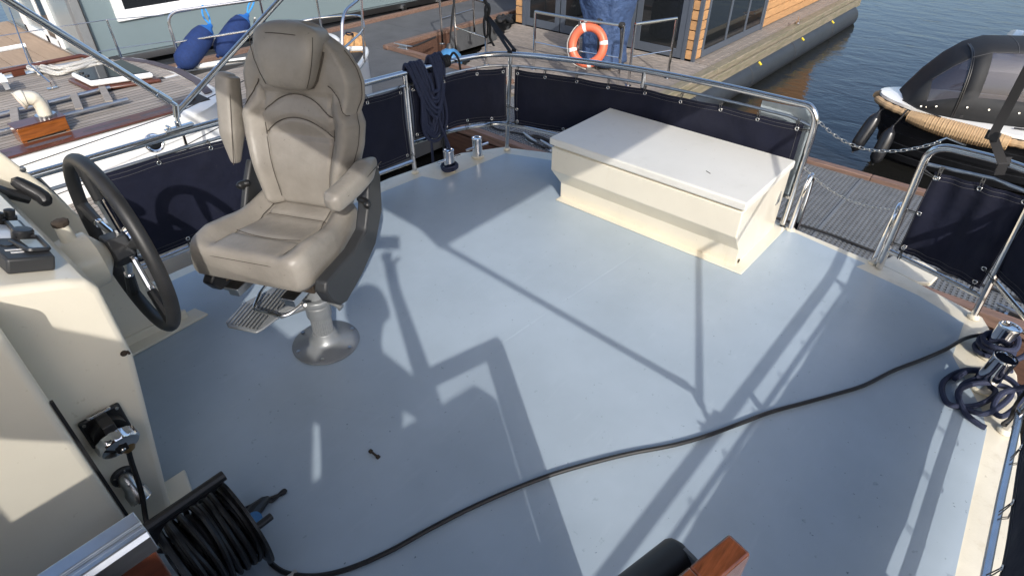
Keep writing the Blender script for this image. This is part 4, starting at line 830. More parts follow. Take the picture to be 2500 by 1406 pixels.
hp += [(RX1+0.012, hz-0.015), (RX1+0.012, hz), (RX0-0.03, hz)]
mb.slab([(a, reel_c.y+0.020, b) for a, b in hp], (0, 0.020, 0)); mb.build('finger_guard', 'plastic_black', gr, bevel=0.003)
mb = MB(); mb.lathe([(0.011, 0), (0.011, 0.045), (0.009, 0.047)], (RX1+0.014, reel_c.y-0.10, reel_c.z+0.06), (1, 0, 0), 14); mb.build('crank_knob', 'plastic_black', reel)
# blue plug lying behind the reel
bp_ = at_z(606, 1276, 0.03)+Vector((0.015, 0, 0)); bplug = thing('cable_plug', (bp_.x, bp_.y, 0.004), 'black plug with round blue face resting behind the cable reel', 'plug')
pdv = Vector((at_z(640, 1235, 0.03)-bp_)).normalized()
mb = MB(); mb.lathe([(0.024, 0), (0.026, 0.01), (0.026, 0.016)], bp_-Vector((0, 0, 0.003)), (0.25, -0.72, 0.65), 20); mb.build('blue_face', 'blue_plug', bplug)
mb = MB(); mb.tube([bp_+Vector((0.0, 0.016, -0.004)), bp_+Vector((0.01, 0.022, -0.004))+pdv*0.02, bp_+Vector((0.01, 0.012, -0.004))+pdv*0.06, bp_+Vector((0.01, 0.01, -0.01))+pdv*0.075], [0.027, 0.024, 0.016, 0.009], 10); mb.build('plug_body', 'plastic_black', bplug)
mb = MB(); mb.tube(cr([bp_+Vector((0.01, 0.01, -0.01))+pdv*0.07, at_z(665, 1222, 0.012), at_z(692, 1197, 0.011), at_z(693, 1203, 0.011), at_z(650, 1220, 0.011), at_z(565, 1258, 0.02), Vector((RX1+0.0, reel_c.y+0.06, 0.06))], 6), 0.0062, 8); mb.build('plug_lead', 'cable', bplug)
# little dropped shackle pin
a, b = at_z(905, 1101, 0.010), at_z(923, 1115, 0.010)
mb = MB(); mb.tube([a, b], 0.0045, 8); mb.lathe([(0.008, 0), (0.008, 0.008)], a-(b-a).normalized()*0.004, b-a, 8); mb.lathe([(0.008, 0), (0.008, 0.008)], b-(b-a).normalized()*0.004, b-a, 8)
tag(mb.build('dropped_pin', 'rust_metal'), 'small rusty pin lying loose on the shaded blue deck', 'pin')

# ================================================================ stern gate: grab handles, chains
def handle(p, q, label):
    h = thing('grab_handle', (p.x, p.y, 0.0), label, 'grab handle', 'boarding handles at the stern gate')
    mb = MB(); mb.tube(cr([p, p+Vector((0.01, 0, 0.12)), p+Vector((0.03, 0, 0.24)), p+Vector((0.065, 0, 0.305)), p+Vector((0.10, 0, 0.30)), p+Vector((0.125, 0.0, 0.24)), p+Vector((0.14, 0, 0.02)), p+Vector((0.145, 0, -0.25))], 6), 0.0155, 12); mb.build('handle_tube', 'chrome', h)
    mb = MB(); mb.lathe([(0.028, 0), (0.026, 0.008), (0.017, 0.012)], p, n=14); mb.build('foot', 'cream_deck', h)
H1 = at_z(1929, 561, 0.002); H2 = at_z(2132, 641, 0.002)
handle(H1, None, 'curved polished grab handle beside the locker at the stern gate')
handle(H2, None, 'curved polished grab handle beside the canvas-covered rail at the stern gate')
LINK = {}
def chain(a, b, sag, label, n, size=0.017, m='steel_dull'):
    a, b = Vector(a), Vector(b); c = thing('chain', (a+b)/2-Vector((0, 0, sag)), label, 'chain', 'chains closing the stern gate')
    key = size
    if key not in LINK:
        mb = MB(); L_, W_ = size, size*0.42; P = [(math.copysign(L_-W_, math.cos(t))+W_*math.cos(t), W_*math.sin(t), 0) for t in [2*math.pi*i/16+0.01 for i in range(16)]]
        mb.tube(P, size*0.15, 6, closed=True); me = bpy.data.meshes.new('link'); me.from_pydata([tuple(p) for p in mb.v], [], mb.f); me.materials.append(MATS[m]); [setattr(pl, 'use_smooth', True) for pl in me.polygons]; LINK[key] = me
    def P(t): return a.lerp(b, t)-Vector((0, 0, sag*4*t*(1-t)))
    S = [P(i/200) for i in range(201)]; Ls = [0]
    for i in range(1, 201): Ls.append(Ls[-1]+(S[i]-S[i-1]).length)
    n = int(Ls[-1]/(size*1.55))
    for k in range(n):
        s = Ls[-1]*(k+0.5)/n; i = min(range(201), key=lambda q: abs(Ls[q]-s)); t = (S[min(200, i+1)]-S[max(0, i-1)]).normalized()
        o = bpy.data.objects.new('link', LINK[key]); COL.objects.link(o); o.parent = c; o.location = S[i]-ORG[c.name]
        o.rotation_mode = 'QUATERNION'; o.rotation_quaternion = t.to_track_quat('X', 'Z') @ Matrix.Rotation(R(45 if k % 2 else -45), 4, 'X').to_quaternion(); ORG[o.name] = ORG[c.name]
    return c
chain((3.30, 0.79, 0.665), (3.215, 0.20, 0.70), 0.115, 'upper polished chain hanging across the stern gate', 30, 0.0150)
chain((3.29, 0.75, 0.385), (3.20, 0.205, 0.355), 0.075, 'lower thin chain hanging across the stern gate', 34, 0.0125)
mb = MB(); mb.tube([(3.29, 0.83, 0.71), (3.30, 0.79, 0.69), (3.30, 0.79, 0.66), (3.295, 0.80, 0.665)], 0.004, 6); mb.tube([(3.20, 0.10, 0.715), (3.212, 0.18, 0.725), (3.218, 0.205, 0.70), (3.21, 0.21, 0.70)], 0.004, 6); tag(mb.build('chain_hook', 'steel'), 'bent steel hooks holding the upper gate chain', 'hook')

# ================================================================ black straps
sp1 = thing('lashing_strap', (3.07, 2.65, 0.62), 'black webbing strap tied to the stern corner of the guard rail', 'strap')
k0 = Vector((3.065, 2.645, 0.668)); away = Vector((0.35, -0.15, 0))
kn = at_y(1190, 40, 2.95)
mb = MB(); mb.strap([k0+Vector((0.0, 0.0, -0.02)), k0+Vector((-0.015, -0.012, 0.012)), lerp(k0, kn, 0.5), kn], [Vector((0.004, -0.016, 0.0))]*4, 0.003); mb.strap([k0+Vector((0.03, 0.0, -0.015)), k0+Vector((0.02, -0.02, 0.018)), lerp(k0, kn, 0.5)+Vector((0.012, -0.02, 0)), kn+Vector((0.004, 0, 0))], [Vector((0.004, -0.016, 0))]*4, 0.003); mb.build('webbing', 'strap_black', sp1)
tp = kn+Vector((-0.03, 0.01, 0.42))
mb = MB(); mb.tube(cr([kn, kn+Vector((0.006, -.01, 0.05)), kn+Vector((-0.012, 0.01, 0.10)), kn+Vector((0.0, -0.005, 0.16)), kn+Vector((-0.015, 0.0, 0.25)), tp], 6), 0.012, 8); mb.tube(cr([kn, kn+Vector((0.018, 0, 0.02)), kn+Vector((0.012, 0, 0.07)), kn+Vector((-0.018, 0, 0.05)), kn+Vector((-0.012, 0, -0.02)), kn+Vector((0.01, 0, 0.0))], 6), 0.010, 8); mb.build('knot', 'cord_black', sp1)
mb = MB(); mb.tube(cr([kn+Vector((-0.01, 0, 0.03)), kn+Vector((-0.035, 0.0, -0.02)), kn+Vector((-0.035, 0, -0.10)), kn+Vector((-0.012, 0, -0.135)), kn+Vector((0.0, 0, -0.09)), kn], 6), 0.0075, 8); mb.build('rope_loop', 'cord_black', sp1)
mb = MB(); mb.strap(cr([kn+Vector((0.01, 0, -0.01)), kn+Vector((0.015, -0.01, -0.08)), kn+Vector((0.02, 0, -0.14)), kn+Vector((0.04, -0.02, -0.20))], 4), Vector((0.006, -0.006, 0)), 0.003); mb.build('webbing_tail', 'strap_black', sp1)
sp2 = thing('lashing_strap', (3.14, -0.10, 0.6), 'wide black webbing strap with buckle looped over the right-hand stern rail', 'strap')
q0 = Vector((3.155, -0.055, 0.70)); q1 = at_x(2425, 330, 3.13); q2 = at_x(2520, 150, 3.0)
mb = MB(); wv = Vector((0.005, -0.017, 0.004))
mb.strap([q0+Vector((-0.02, -0.004, -0.05)), q0+Vector((-0.024, 0, 0.0)), q0+Vector((-0.005, 0, 0.024)), q0+Vector((0.02, 0.0, 0.012)), q0+Vector((0.022, 0, -0.05))], wv, 0.003); 
mb.strap([q0+Vector((-0.021, 0.0, -0.005)), q1+Vector((-0.01, 0, 0)), lerp(q1, q2, 0.5), q2], wv, 0.003); mb.build('webbing', 'strap_black', sp2)
mb = MB(); mb.box(q1+Vector((-0.012, 0, 0)), (0.012, 0.052, 0.04), rz=-0.3); mb.build('buckle', 'plastic_black', sp2, bevel=0.004)
# pale lettered board hung outside the stern rail end
nb = thing('name_board', (3.32, 0.95, 0.2), 'pale translucent board hung outside the stern rail behind the canvas corner', 'board')
mb = MB(); mb.slab([(3.325, 1.06, 0.655), (3.33, 0.80, 0.665), (3.335, 0.775, 0.64), (3.335, 0.775, 0.15), (3.325, 1.06, 0.15)], (0.006, 0, 0)); mb.build('sheet', 'pale_sheet', nb, bevel=0.002)

# ================================================================ bimini frame with its sun top overhead
bim = thing('bimini_top', (1.02, 1.2, 0.69), 'folding steel bimini frame with pale sun top standing on both side rails', 'bimini')
ZB = 2.0
for Y, Yt, sg in ((2.90, 2.90, 1), (-0.49, -0.49, -1)):
    zr = 0.688 if sg > 0 else 0.672
    hg = Vector((1.02, Y, zr+0.02)); elbow = hg+Vector((0.018, 0, 0.105))
    mb = MB(); mb.box(hg+Vector((0, 0, 0.006)), (0.13, 0.026, 0.012)); mb.tube([hg+Vector((0, 0, 0.01)), hg+Vector((0.0, 0, 0.035))], 0.013, 10); mb.lathe([(0.006, -0.02), (0.006, 0.02)], hg+Vector((-0.045, 0, 0.02)), (0, 1, 0), 8); hp_ = mb.build('rail_clamp', 'steel', bim, bevel=0.003)
    mb = MB(); mb.tube([hg+Vector((0, 0, 0.03)), hg+Vector((0.006, 0, 0.05)), hg+Vector((0.006, 0, 0.052)), elbow], [0.008, 0.008, 0.015, 0.015], 12); mb.build('leg_socket', 'chrome', bim)
    aft = Vector((3.05, Yt, ZB)); fwd = Vector((0.0, Yt, ZB))
    mb = MB(); mb.tube([hg+Vector((0.01, 0, 0.07)), aft], 0.0135, 12); mb.build('aft_leg', 'steel', bim)
    mb = MB(); mb.tube([elbow+Vector((0.0, 0, 0.0)), elbow+Vector((-0.025, 0, 0.03))], 0.010, 10); mb.build('leg_pivot', 'chrome', bim)
    mb = MB(); mb.tube([elbow+Vector((-0.02, 0, 0.024)), lerp(elbow, fwd, 0.06), lerp(elbow, fwd, 0.061), fwd], [0.0175, 0.0175, 0.0155, 0.0155], 12); mb.build('forward_leg', 'steel', bim)
for X in (0.0, 3.05):
    mb = MB(); mb.tube(bend([(X, 2.90, ZB-0.02), (X, 2.86, ZB+0.05), (X, 1.2, ZB+0.12), (X, -0.45, ZB+0.05), (X, -0.49, ZB-0.02)], 0.1), 0.0135, 10); mb.build('cross_bow', 'steel', bim)
mb = MB(); mb.grid(lambda u, v: (lerp(-0.012, 3.05, u), lerp(-0.49, 2.90, v), ZB+0.066+0.07*(1-abs(2*v-1))-0.09*max(0, abs(2*v-1)-0.96)/0.04), 12, 20, 0.004, (0, 0, 1)); mb.build('sun_top', 'sun_cloth', bim)
# ================================================================ dock behind the stern: steel grating between timber edges
ZD = -1.2
dock = thing('dock', (6.1, 0, ZD-0.5), 'dark steel grating dock with brown timber edges behind the stern', 'dock')
DX0, DX1, DY0, DY1 = 5.26, 7.06, -4.0, 5.55
mb = MB(); mb.box(((DX0+DX1)/2, (DY0+DY1)/2, ZD-0.22), (DX1-DX0, DY1-DY0, 0.30)); mb.build('float', 'dark_under', dock)
mb = MB()
nx = int((DX1-DX0)/0.042)
for i in range(nx+1):
    x = lerp(DX0+0.01, DX1-0.01, i/nx); mb.box((x, (DY0+DY1)/2, ZD-0.015), (0.012, DY1-DY0, 0.028))
ny = int((DY1-DY0)/0.042)
for i in range(ny+1):
    y = lerp(DY0+0.01, DY1-0.01, i/ny); mb.box(((DX0+DX1)/2, y, ZD-0.018), (DX1-DX0, 0.020, 0.028))
mb.build('grating_bars', 'grating', dock, smooth=0, kind='stuff')
for y in (-2.0, 0.97, 2.5, 4.75):
    mb = MB(); mb.box(((DX0+DX1)/2, y, ZD+0.001), (DX1-DX0, 0.03, 0.006)); mb.build('panel_joint', 'grating', dock)
for x, n, w_ in ((DX1+0.055, 'edge_plank', 0.10), (DX0-0.055, 'edge_plank', 0.105)):
    ys = [DY0, -1.6, 0.9, 3.2, DY1] if x > 6 else [DY0, -2.3, 0.1, 2.6, DY1]
    for a, b in zip(ys, ys[1:]):
        mb = MB(); mb.box((x, (a+b)/2, ZD-0.03+0.02), (w_, b-a-0.006, 0.10)); mb.build(n, 'dock_wood', dock, bevel=0.006)
        mb = MB(); mb.box((x+(0.02 if x > 6 else -0.02), (a+b)/2, ZD-0.27), (0.06, b-a-0.006, 0.36)); mb.build('fascia_board', 'dock_wood_dark', dock, bevel=0.005)
rope('dock_cable', [(5.7, -3, ZD+0.02), (5.55, -1.2, ZD+0.02), (5.62, -0.3, ZD+0.02), (5.56, 0.4, ZD+0.02), (5.60, 1.0, ZD+0.02), (5.48, 2.4, ZD+0.02), (5.55, 4.2, ZD+0.02), (5.42, 4.9, ZD+0.02), (5.58, 5.3, ZD+0.02)], 'thin black cable lying along the dock grating', 0.012, 'cord_black')
def cleat(p, rz, label, size=0.16):
    c = thing('cleat', p, label, 'cleat'); d = Vector((math.cos(rz), math.sin(rz), 0))
    mb = MB(); mb.tube([Vector(p)-d*size+Vector((0, 0, 0.06)), Vector(p)-d*size*.5+Vector((0, 0, 0.055)), Vector(p)+d*size*.5+Vector((0, 0, 0.055)), Vector(p)+d*size+Vector((0, 0, 0.06))], [0.008, 0.014, 0.014, 0.008], 8); mb.build('horns', 'alu', c)
    mb = MB(); mb.box(Vector(p)+Vector((0, 0, 0.028)), (size*.8, 0.03, 0.055), rz=rz); mb.box(Vector(p)+Vector((0, 0, 0.004)), (size*1.1, 0.06, 0.008), rz=rz); mb.build('base', 'alu', c, bevel=0.004)
c1 = at_z(1250, 350, ZD); cleat((5.42, 4.35, ZD+0.002), R(70), 'flat aluminium cleat on the dock grating behind the corner post')
cleat((5.40, 4.05, ZD+0.002), R(75), 'second aluminium cleat on the dock grating near the locker')
cl3 = at_z(2485, 765, ZD); cleat((cl3.x-0.1, cl3.y, ZD+0.002), R(80), 'small aluminium cleat on the dock at the right edge')
rope('coiled_line', [(5.5, 4.45, ZD+0.02), (5.55, 4.2, ZD+0.03), (5.45, 4.0, ZD+0.02), (5.36, 4.1, ZD+0.03), (5.42, 4.4, ZD+0.03), (5.55, 4.35, ZD+0.04), (5.52, 4.0, ZD+0.03), (5.35, 3.8, ZD+0.02)], 'dark line heaped round the dock cleats behind the locker', 0.012, 'cord_black')

# ================================================================ grey felted pontoon with timber kerbs to port
pon = thing('pontoon', (5.0, 9.0, ZD-0.5), 'grey felt covered pontoon with brown timber kerbs beyond the port rail', 'pontoon')
PL = [(-3.0, 5.72), (6.86, 5.72), (6.86, 8.72), (12.4, 8.72), (12.4, 10.36), (-3.0, 10.36)]
mb = MB(); mb.slab([(x, y, ZD-0.40) for x, y in PL], (0, 0, 0.40)); mb.build('pontoon_body', 'felt_grey', pon)
# felt strips laid side by side, each with its joint
k = 0
for x in [-2.0+1.25*i for i in range(12)]:
    y0 = 5.74 if x+1.2 < 6.8 else 8.76
    mb = MB(); mb.box((x+0.62, (y0+10.34)/2, ZD+0.004), (1.243, 10.34-y0, 0.006)); mb.build('felt_strip', 'felt_grey', pon)
for (a, b) in (((6.88, 5.9), (6.88, 8.70)), ((6.80, 8.74), (9.9, 8.80)), ((9.905, 8.80), (12.4, 8.85)), ((3.0, 10.40), (7.0, 10.40)), ((7.005, 10.40), (12.4, 10.40))):
    a3, b3 = Vector((*a, ZD+0.035)), Vector((*b, ZD+0.035)); L_ = (b3-a3).length; d = (b3-a3).normalized()
    mb = MB(); mb.box((a3+b3)/2, (L_, 0.11, 0.07), rz=math.atan2(d.y, d.x)); mb.build('kerb_board', 'dock_wood', pon, bevel=0.006)
    mb = MB(); mb.box((a3+b3)/2+Vector((0.05*d.y if abs(d.x) < .5 else 0, -0.03 if abs(d.x) > .5 and a[1] < 9 else 0.0, -0.22)), (L_, 0.04, 0.40), rz=math.atan2(d.y, d.x)); mb.build('fascia_board', 'dock_wood_dark', pon)
q = at_z(985, 118, ZD+0.08); cleat((q.x, q.y, ZD+0.072), R(100), 'pale cleat on the corner of the grey pontoon kerb', 0.20)
rope('mooring_line', [Vector((q.x, q.y, ZD+0.12)), Vector((q.x+0.15, q.y-0.1, ZD+0.10)), Vector((7.6, 8.3, ZD+0.13))], 'short dark line tied to the pontoon corner cleat', 0.018, 'cord_black')

# ================================================================ wooden house raft: timber deck, cedar house, railings
raft = thing('raft_deck', (8.2, 5.8, ZD-0.5), 'weathered grey timber deck of the floating cedar house', 'timber deck')
def ylo(x): return 3.80
def yhi(x): return lerp(6.95, 8.25, (x-6.62)/3.1) if x < 9.75 else 4.40
n = 0; x = 6.62
while x < 9.70:
    mb = MB(); a, b = 3.82, yhi(x)+0.05*random.uniform(-1, 1)
    mb.box((x+0.068, (a+b)/2, ZD-0.02+random.uniform(-.003, .003)), (0.132, b-a, 0.045)); mb.build('plank', 'timber_grey', raft, bevel=0.004); x += 0.14
for y in (4.06, 4.20, 4.34):
    mb = MB(); mb.box((13.3, y, ZD-0.02), (7.1, 0.132, 0.045)); mb.build('plank', 'timber_grey', raft, bevel=0.004)
for a, b in ((6.62, 9.4), (9.41, 12.6), (12.61, 17.0)):
    mb = MB(); mb.box(((a+b)/2, 3.86, ZD+0.045), (b-a, 0.16, 0.10)); mb.build('edge_beam', 'timber_edge', raft, bevel=0.012)
    mb = MB(); mb.box(((a+b)/2, 3.80, ZD-0.10), (b-a, 0.10, 0.17)); mb.build('edge_beam', 'timber_edge', raft, bevel=0.01)
mb = MB(); mb.box((6.60, 5.4, ZD-0.12), (0.10, 3.2, 0.16)); mb.build('edge_beam', 'timber_edge', raft, bevel=0.01)
for k in range(4):
    mb = MB(); mb.box((6.58-0.02*k, 6.55, ZD-0.03-0.075*k), (0.12, 1.0, 0.07)); mb.build('stacked_plank', 'timber_grey', raft, bevel=0.006)
mb = MB(); mb.box((8.2, 5.6, ZD-0.30), (3.1, 3.4, 0.30)); mb.build('underframe', 'dark_under', raft)
tube_ = thing('float_tube', (12.2, 3.86, -1.72), 'long black plastic float pipe under the cedar house edge', 'float pipe')
mb = MB(); mb.lathe([(0.22, 7.75), (0.24, 7.77), (0.24, 16.6), (0.20, 16.68), (0.12, 16.72)], (0, 3.86, -1.56), (1, 0, 0), 28); mb.build('pipe', 'black_tube', tube_)
for x_ in (8.6, 10.6, 12.6, 14.8): 
    mb = MB(); mb.torus((x_, 3.86, -1.56), (1, 0, 0), 0.241, 0.006, 28, 5); mb.build('pipe_weld', 'black_tube', tube_)
for x_ in (8.45, 11.0, 13.1, 14.9):
    mb = MB(); mb.box((x_, 3.70, -1.375), (0.045, 0.07, 0.015), ax=((1, 0, 0), (0, 0.8, 0.6), (0, -0.6, 0.8))); mb.build('yellow_tag', 'yellow', tube_)
cleat((13.1, 3.88, ZD+0.10), R(20), 'aluminium cleat on the mossy edge of the cedar house deck', 0.22)

HX, HY = 9.75, 4.40                           # near corner of the house
house = thing('cedar_house', (12, 6.4, ZD), 'cedar clad floating house with dark grey framed glass doors', 'house')
ZH = 1.5
mb = MB(); mb.box((13.4, 6.30, (ZD+ZH)/2), (7.2, 3.6, ZH-ZD)); mb.build('core_wall', 'anthracite', house)
def fy(px): return at_x(px, 120, HX-0.02).y
def front_panel(ya, yb, z0, z1, m, name, d=0.0, par=house, bev=0.004, t=0.04):
    mb = MB(); mb.box((HX-t/2-d, (ya+yb)/2, (z0+z1)/2), (t, abs(ya-yb), z1-z0)); return mb.build(name, m, par, bevel=bev)
YL = at_z(1262, 62, ZD).y; 
# front wall (faces the yacht): cedar strip, door, wide glazing, door, cedar strip at the corner
def fyb(px, py): return at_x(px, py, HX).y
cols = [('cedar', fyb(1262, 60), fyb(1279, 63)), ('post', fyb(1279, 63), fyb(1286, 64)), ('door', fyb(1286, 64), fyb(1368, 82)), ('glazing', fyb(1370, 82), fyb(1546, 118)), ('door', fyb(1548, 118), fyb(1664, 148)), ('post', fyb(1664, 148), fyb(1672, 150)), ('cedar', fyb(1672, 150), HY-0.002)]
for kind, a, b in cols:
    if kind == 'cedar':
        z = ZD+0.03
        while z < ZH:
            front_panel(a-0.004, b+0.004, z, z+0.135, 'cedar', 'cladding_board'); z += 0.152
    elif kind == 'post': front_panel(a, b, ZD, ZH, 'anthracite', 'corner_trim', 0.02)
    else:
        gl = front_panel(a, b, ZD+0.03, ZH, 'glass_dark', 'pane', 0.0, bev=0)
        fw = 0.11
        dr = front_panel(a, a-fw, ZD+0.02, ZH, 'anthracite', 'door_frame' if kind == 'door' else 'window_frame', 0.012)
        front_panel(b+fw, b, ZD+0.02, ZH, 'anthracite', 'stile', 0.012, dr)
        front_panel(a-fw-0.001, b+fw+0.001, ZD+0.02, ZD+0.16, 'anthracite', 'sill', 0.012, dr)
# side wall (faces right): cedar strip, three windows, then boards
def fx(px, py): return at_y(px, py, HY).x
def side_panel(xa, xb, z0, z1, m, name, d=0.0, par=house, bev=0.004, t=0.04):
    mb = MB(); mb.box(((xa+xb)/2, HY-t/2-d, (z0+z1)/2), (abs(xb-xa), t, z1-z0)); return mb.build(name, m, par, bevel=bev)
z = ZD+0.03
XA, XB, XC = fx(1690, 150), fx(1703, 146), fx(1846, 84)
while z < ZH:
    side_panel(HX-0.035, XB, z, z+0.135, 'cedar', 'cladding_board'); side_panel(XC+0.09, 17.0, z, z+0.135, 'cedar', 'cladding_board'); z += 0.152
mb = MB(); mb.box((HX-0.02, HY-0.02, (ZD+ZH)/2), (0.055, 0.055, ZH-ZD)); mb.build('corner_trim', 'anthracite', house)
side_panel(XB, XC+0.02, ZD+0.06, ZH, 'glass_dark', 'pane', 0, bev=0)
fr = side_panel(XB, XC, ZD+0.02, ZD+0.13, 'anthracite', 'window_frame', 0.012)
for t in (0.0, 0.36, 0.69, 1.0):
    xx = lerp(XB+0.02, XC-0.02, t); side_panel(xx-0.035, xx+0.035, ZD+0.131, ZH, 'anthracite', 'mullion', 0.012, fr)
side_panel(XC+0.02, XC+0.088, ZD, ZH, 'anthracite', 'corner_trim', 0.02)

def railing(posts, hts, label, h=0.90, mid=0.42, tall=(), foot=True):
    c = thing('railing', Vector(posts[0]), label, 'railing', 'steel railings on the floating decks')
    P = [Vector(p) for p in posts]
    for p in P:
        mb = MB(); mb.tube([p, p+Vector((0, 0, h-0.01))], 0.021, 10); o = mb.build('post', 'steel', c)
        mb = MB(); mb.lathe([(0.05, 0), (0.05, 0.008), (0.03, 0.014)], p, n=14); mb.build('post_foot', 'steel', o)
    mb = MB(); mb.tube(bend([p+Vector((0, 0, h)) for p in P], 0.03), 0.023, 10); mb.build('top_rail', 'steel', c)
    mb = MB(); mb.tube([p+Vector((0, 0, mid)) for p in P], 0.011, 8); mb.build('mid_rail', 'steel', c)
    return c
pA = at_z(1303, 170, ZD); pD = at_z(1629, 192, ZD)
pB = Vector((7.70, 5.10, ZD)); pB = at_z(1507, 212, ZD)
railing([(pA.x, pA.y, ZD), (at_z(1406, 194, ZD).x, at_z(1406, 194, ZD).y, ZD), (pB.x, pB.y, ZD)], None, 'steel railing on the timber deck carrying the orange lifebuoy', 0.86)
railing([(pB.x+0.14, pB.y-0.10, ZD), (pD.x, pD.y, ZD)], None, 'short steel railing on the timber deck beside the blue cover', 0.87)
q1_, q2_, q3_, q4_ = at_z(1080, 108, ZD), at_z(1158, 82, ZD), at_z(1114, 130, ZD), at_z(1188, 160, ZD)
railing([(q1_.x, q1_.y, ZD), (q2_.x, q2_.y, ZD)], None, 'far steel railing at the left end of the timber deck', 0.95)
railing([(q3_.x, q3_.y, ZD), (q4_.x, q4_.y, ZD)], None, 'near steel railing at the left end of the timber deck', 0.95)
# lifebuoy hung on the railing
lc = at_x(1436, 112, 7.72); rad = 0.235
lb = thing('lifebuoy', (lc.x, lc.y, lc.z-0.3), 'orange lifebuoy with white bands hanging on the timber deck railing', 'lifebuoy')
ax_ = Vector((-0.87, -0.30, 0.25)).normalized(); X_ = Vector((0, 0, 1)); X_ = (X_-ax_*X_.dot(ax_)).normalized(); Y_ = ax_.cross(X_)
lc = Vector(lc)+ax_*0.02
def ringp(t, rr=rad): return lc+(X_*math.cos(t)*1.06+Y_*math.sin(t))*rr
mb = MB(); mb.tube([ringp(2*math.pi*i/48) for i in range(48)], 0.062, 14, closed=True); mb.build('ring', 'buoy_orange', lb)
for t0 in (0.25, 1.55+0.25, 3.3, 4.85):
    mb = MB(); mb.tube([ringp(t0+0.05*i) for i in range(5)], 0.0635, 14); mb.build('white_band', 'tape_white', lb)
mb = MB(); mb.tube(cr([ringp(0.1, rad+0.07), ringp(0.8, rad+0.075), ringp(1.6, rad+0.08), ringp(2.4, rad+0.08), ringp(3.2, rad+0.075)], 5), 0.008, 6); mb.build('grab_line', 'rope_white', lb)
for p_, ln in ((0.0, 0.55), (-0.30, 0.35)):
    b0 = lerp(Vector((pA.x, pA.y, ZD+0.86)), Vector((pB.x, pB.y, ZD+0.86)), 0.74 if p_ == 0 else 0.98)
    kp = [b0+Vector((0.03*math.cos(i*1.2), 0.012*(i-6)/3, 0.03*math.sin(i*1.2))) for i in range(16)] + [b0+Vector((-0.03, -0.02, -0.15)), b0+Vector((-0.02, -0.03, -ln)), b0+Vector((-0.03, -0.03, -ln-0.1))]
    rope('tie_rope', kp, 'black rope knot on the railing beside the lifebuoy' if p_ == 0 else 'black rope knot at the railing end over the blue cover', 0.013, 'cord_black', 4)
# blue covered barbecue
bc = at_z(1472, 158, ZD)-Vector((0.35, -0.05, 0)); cov = thing('covered_barbecue', (bc.x+0.35, bc.y-0.05, ZD), 'tall object under a faded blue tarpaulin cover behind the lifebuoy', 'cover')
mb = MB(); rg = []
for z, w_, d_ in ((0.01, .33, .30), (0.12, .30, .28), (0.30, .29, .26), (0.50, .33, .29), (0.68, .31, .27), (0.85, .34, .31), (1.0, .36, .34), (1.12, .39, .35), (1.22, .35, .31), (1.30, .22, .18), (1.33, .08, .08)):
    rg.append([(bc.x+0.35+(w_*1.10*(1+0.07*math.sin(7*t+z*5)+0.05*math.sin(13*t-z*11)))*math.copysign(abs(math.cos(t))**.7, math.cos(t)), bc.y-0.05+(d_*1.2*(1+0.07*math.sin(5*t+z*9)+0.05*math.sin(11*t+z*14)))*math.copysign(abs(math.sin(t))**.7, math.sin(t)), ZD+z) for t in [2*math.pi*i/40 for i in range(40)]])
mb.loft(rg); mb.build('tarpaulin', 'tarp_blue', cov, smooth=80, sub=1)
for dy, dz in ((0.16, 1.10), (-0.10, 0.98)):
    mb = MB(); mb.lathe([(0.016, 0), (0.012, 0.01)], (bc.x+0.35-0.33, bc.y-0.05+dy, ZD+dz), (-1, 0, 0), 10); mb.build('grommet', 'steel', cov)
# blue ball fender beside the stacked planks, hanging lines
bf = at_z(1040, 118, ZD+0.05); ball = thing('ball_fender', (bf.x+0.1, bf.y-0.1, ZD-0.1), 'round blue ball fender between the grey kerb and the timber deck', 'fender')
bcn = Vector((6.98, 7.32, ZD+0.03))
mb = MB(); mb.lathe([(0.001, -0.20), (0.09, -0.185), (0.16, -0.13), (0.20, -0.03), (0.205, 0.04), (0.18, 0.12), (0.12, 0.18), (0.06, 0.21), (0.045, 0.25), (0.02, 0.27)], bcn, (0.1, 0.05, 1), 24); mb.build('ball', 'ball_blue', ball)
mb = MB(); mb.lathe([(0.062, 0.205), (0.05, 0.25), (0.03, 0.285), (0.001, 0.29)], bcn, (0.1, 0.05, 1), 16); mb.build('fender_eye', 'plastic_dark', ball)
mb = MB(); mb.tube([bcn+Vector((0.03, 0.01, 0.28)), bcn+Vector((0.1, 0.0, 0.7)), bcn+Vector((0.2, -0.05, 1.2))], 0.011, 6); mb.tube([bcn+Vector((0.03, 0.01, 0.28)), bcn+Vector((0.02, -0.1, 0.7)), bcn+Vector((0.22, -0.05, 1.2))], 0.011, 6); mb.build('fender_rope', 'cord_black', ball)
hp0 = at_x(1250, 40, 9.6)
rope('heaped_line', [at_z(1232+18*math.sin(i*1.9), 46+8*math.cos(i*2.3), ZD+0.05+0.02*(i % 4)) for i in range(16)], 'heap of black rope at the left corner of the cedar house', 0.03, 'cord_black', 4)

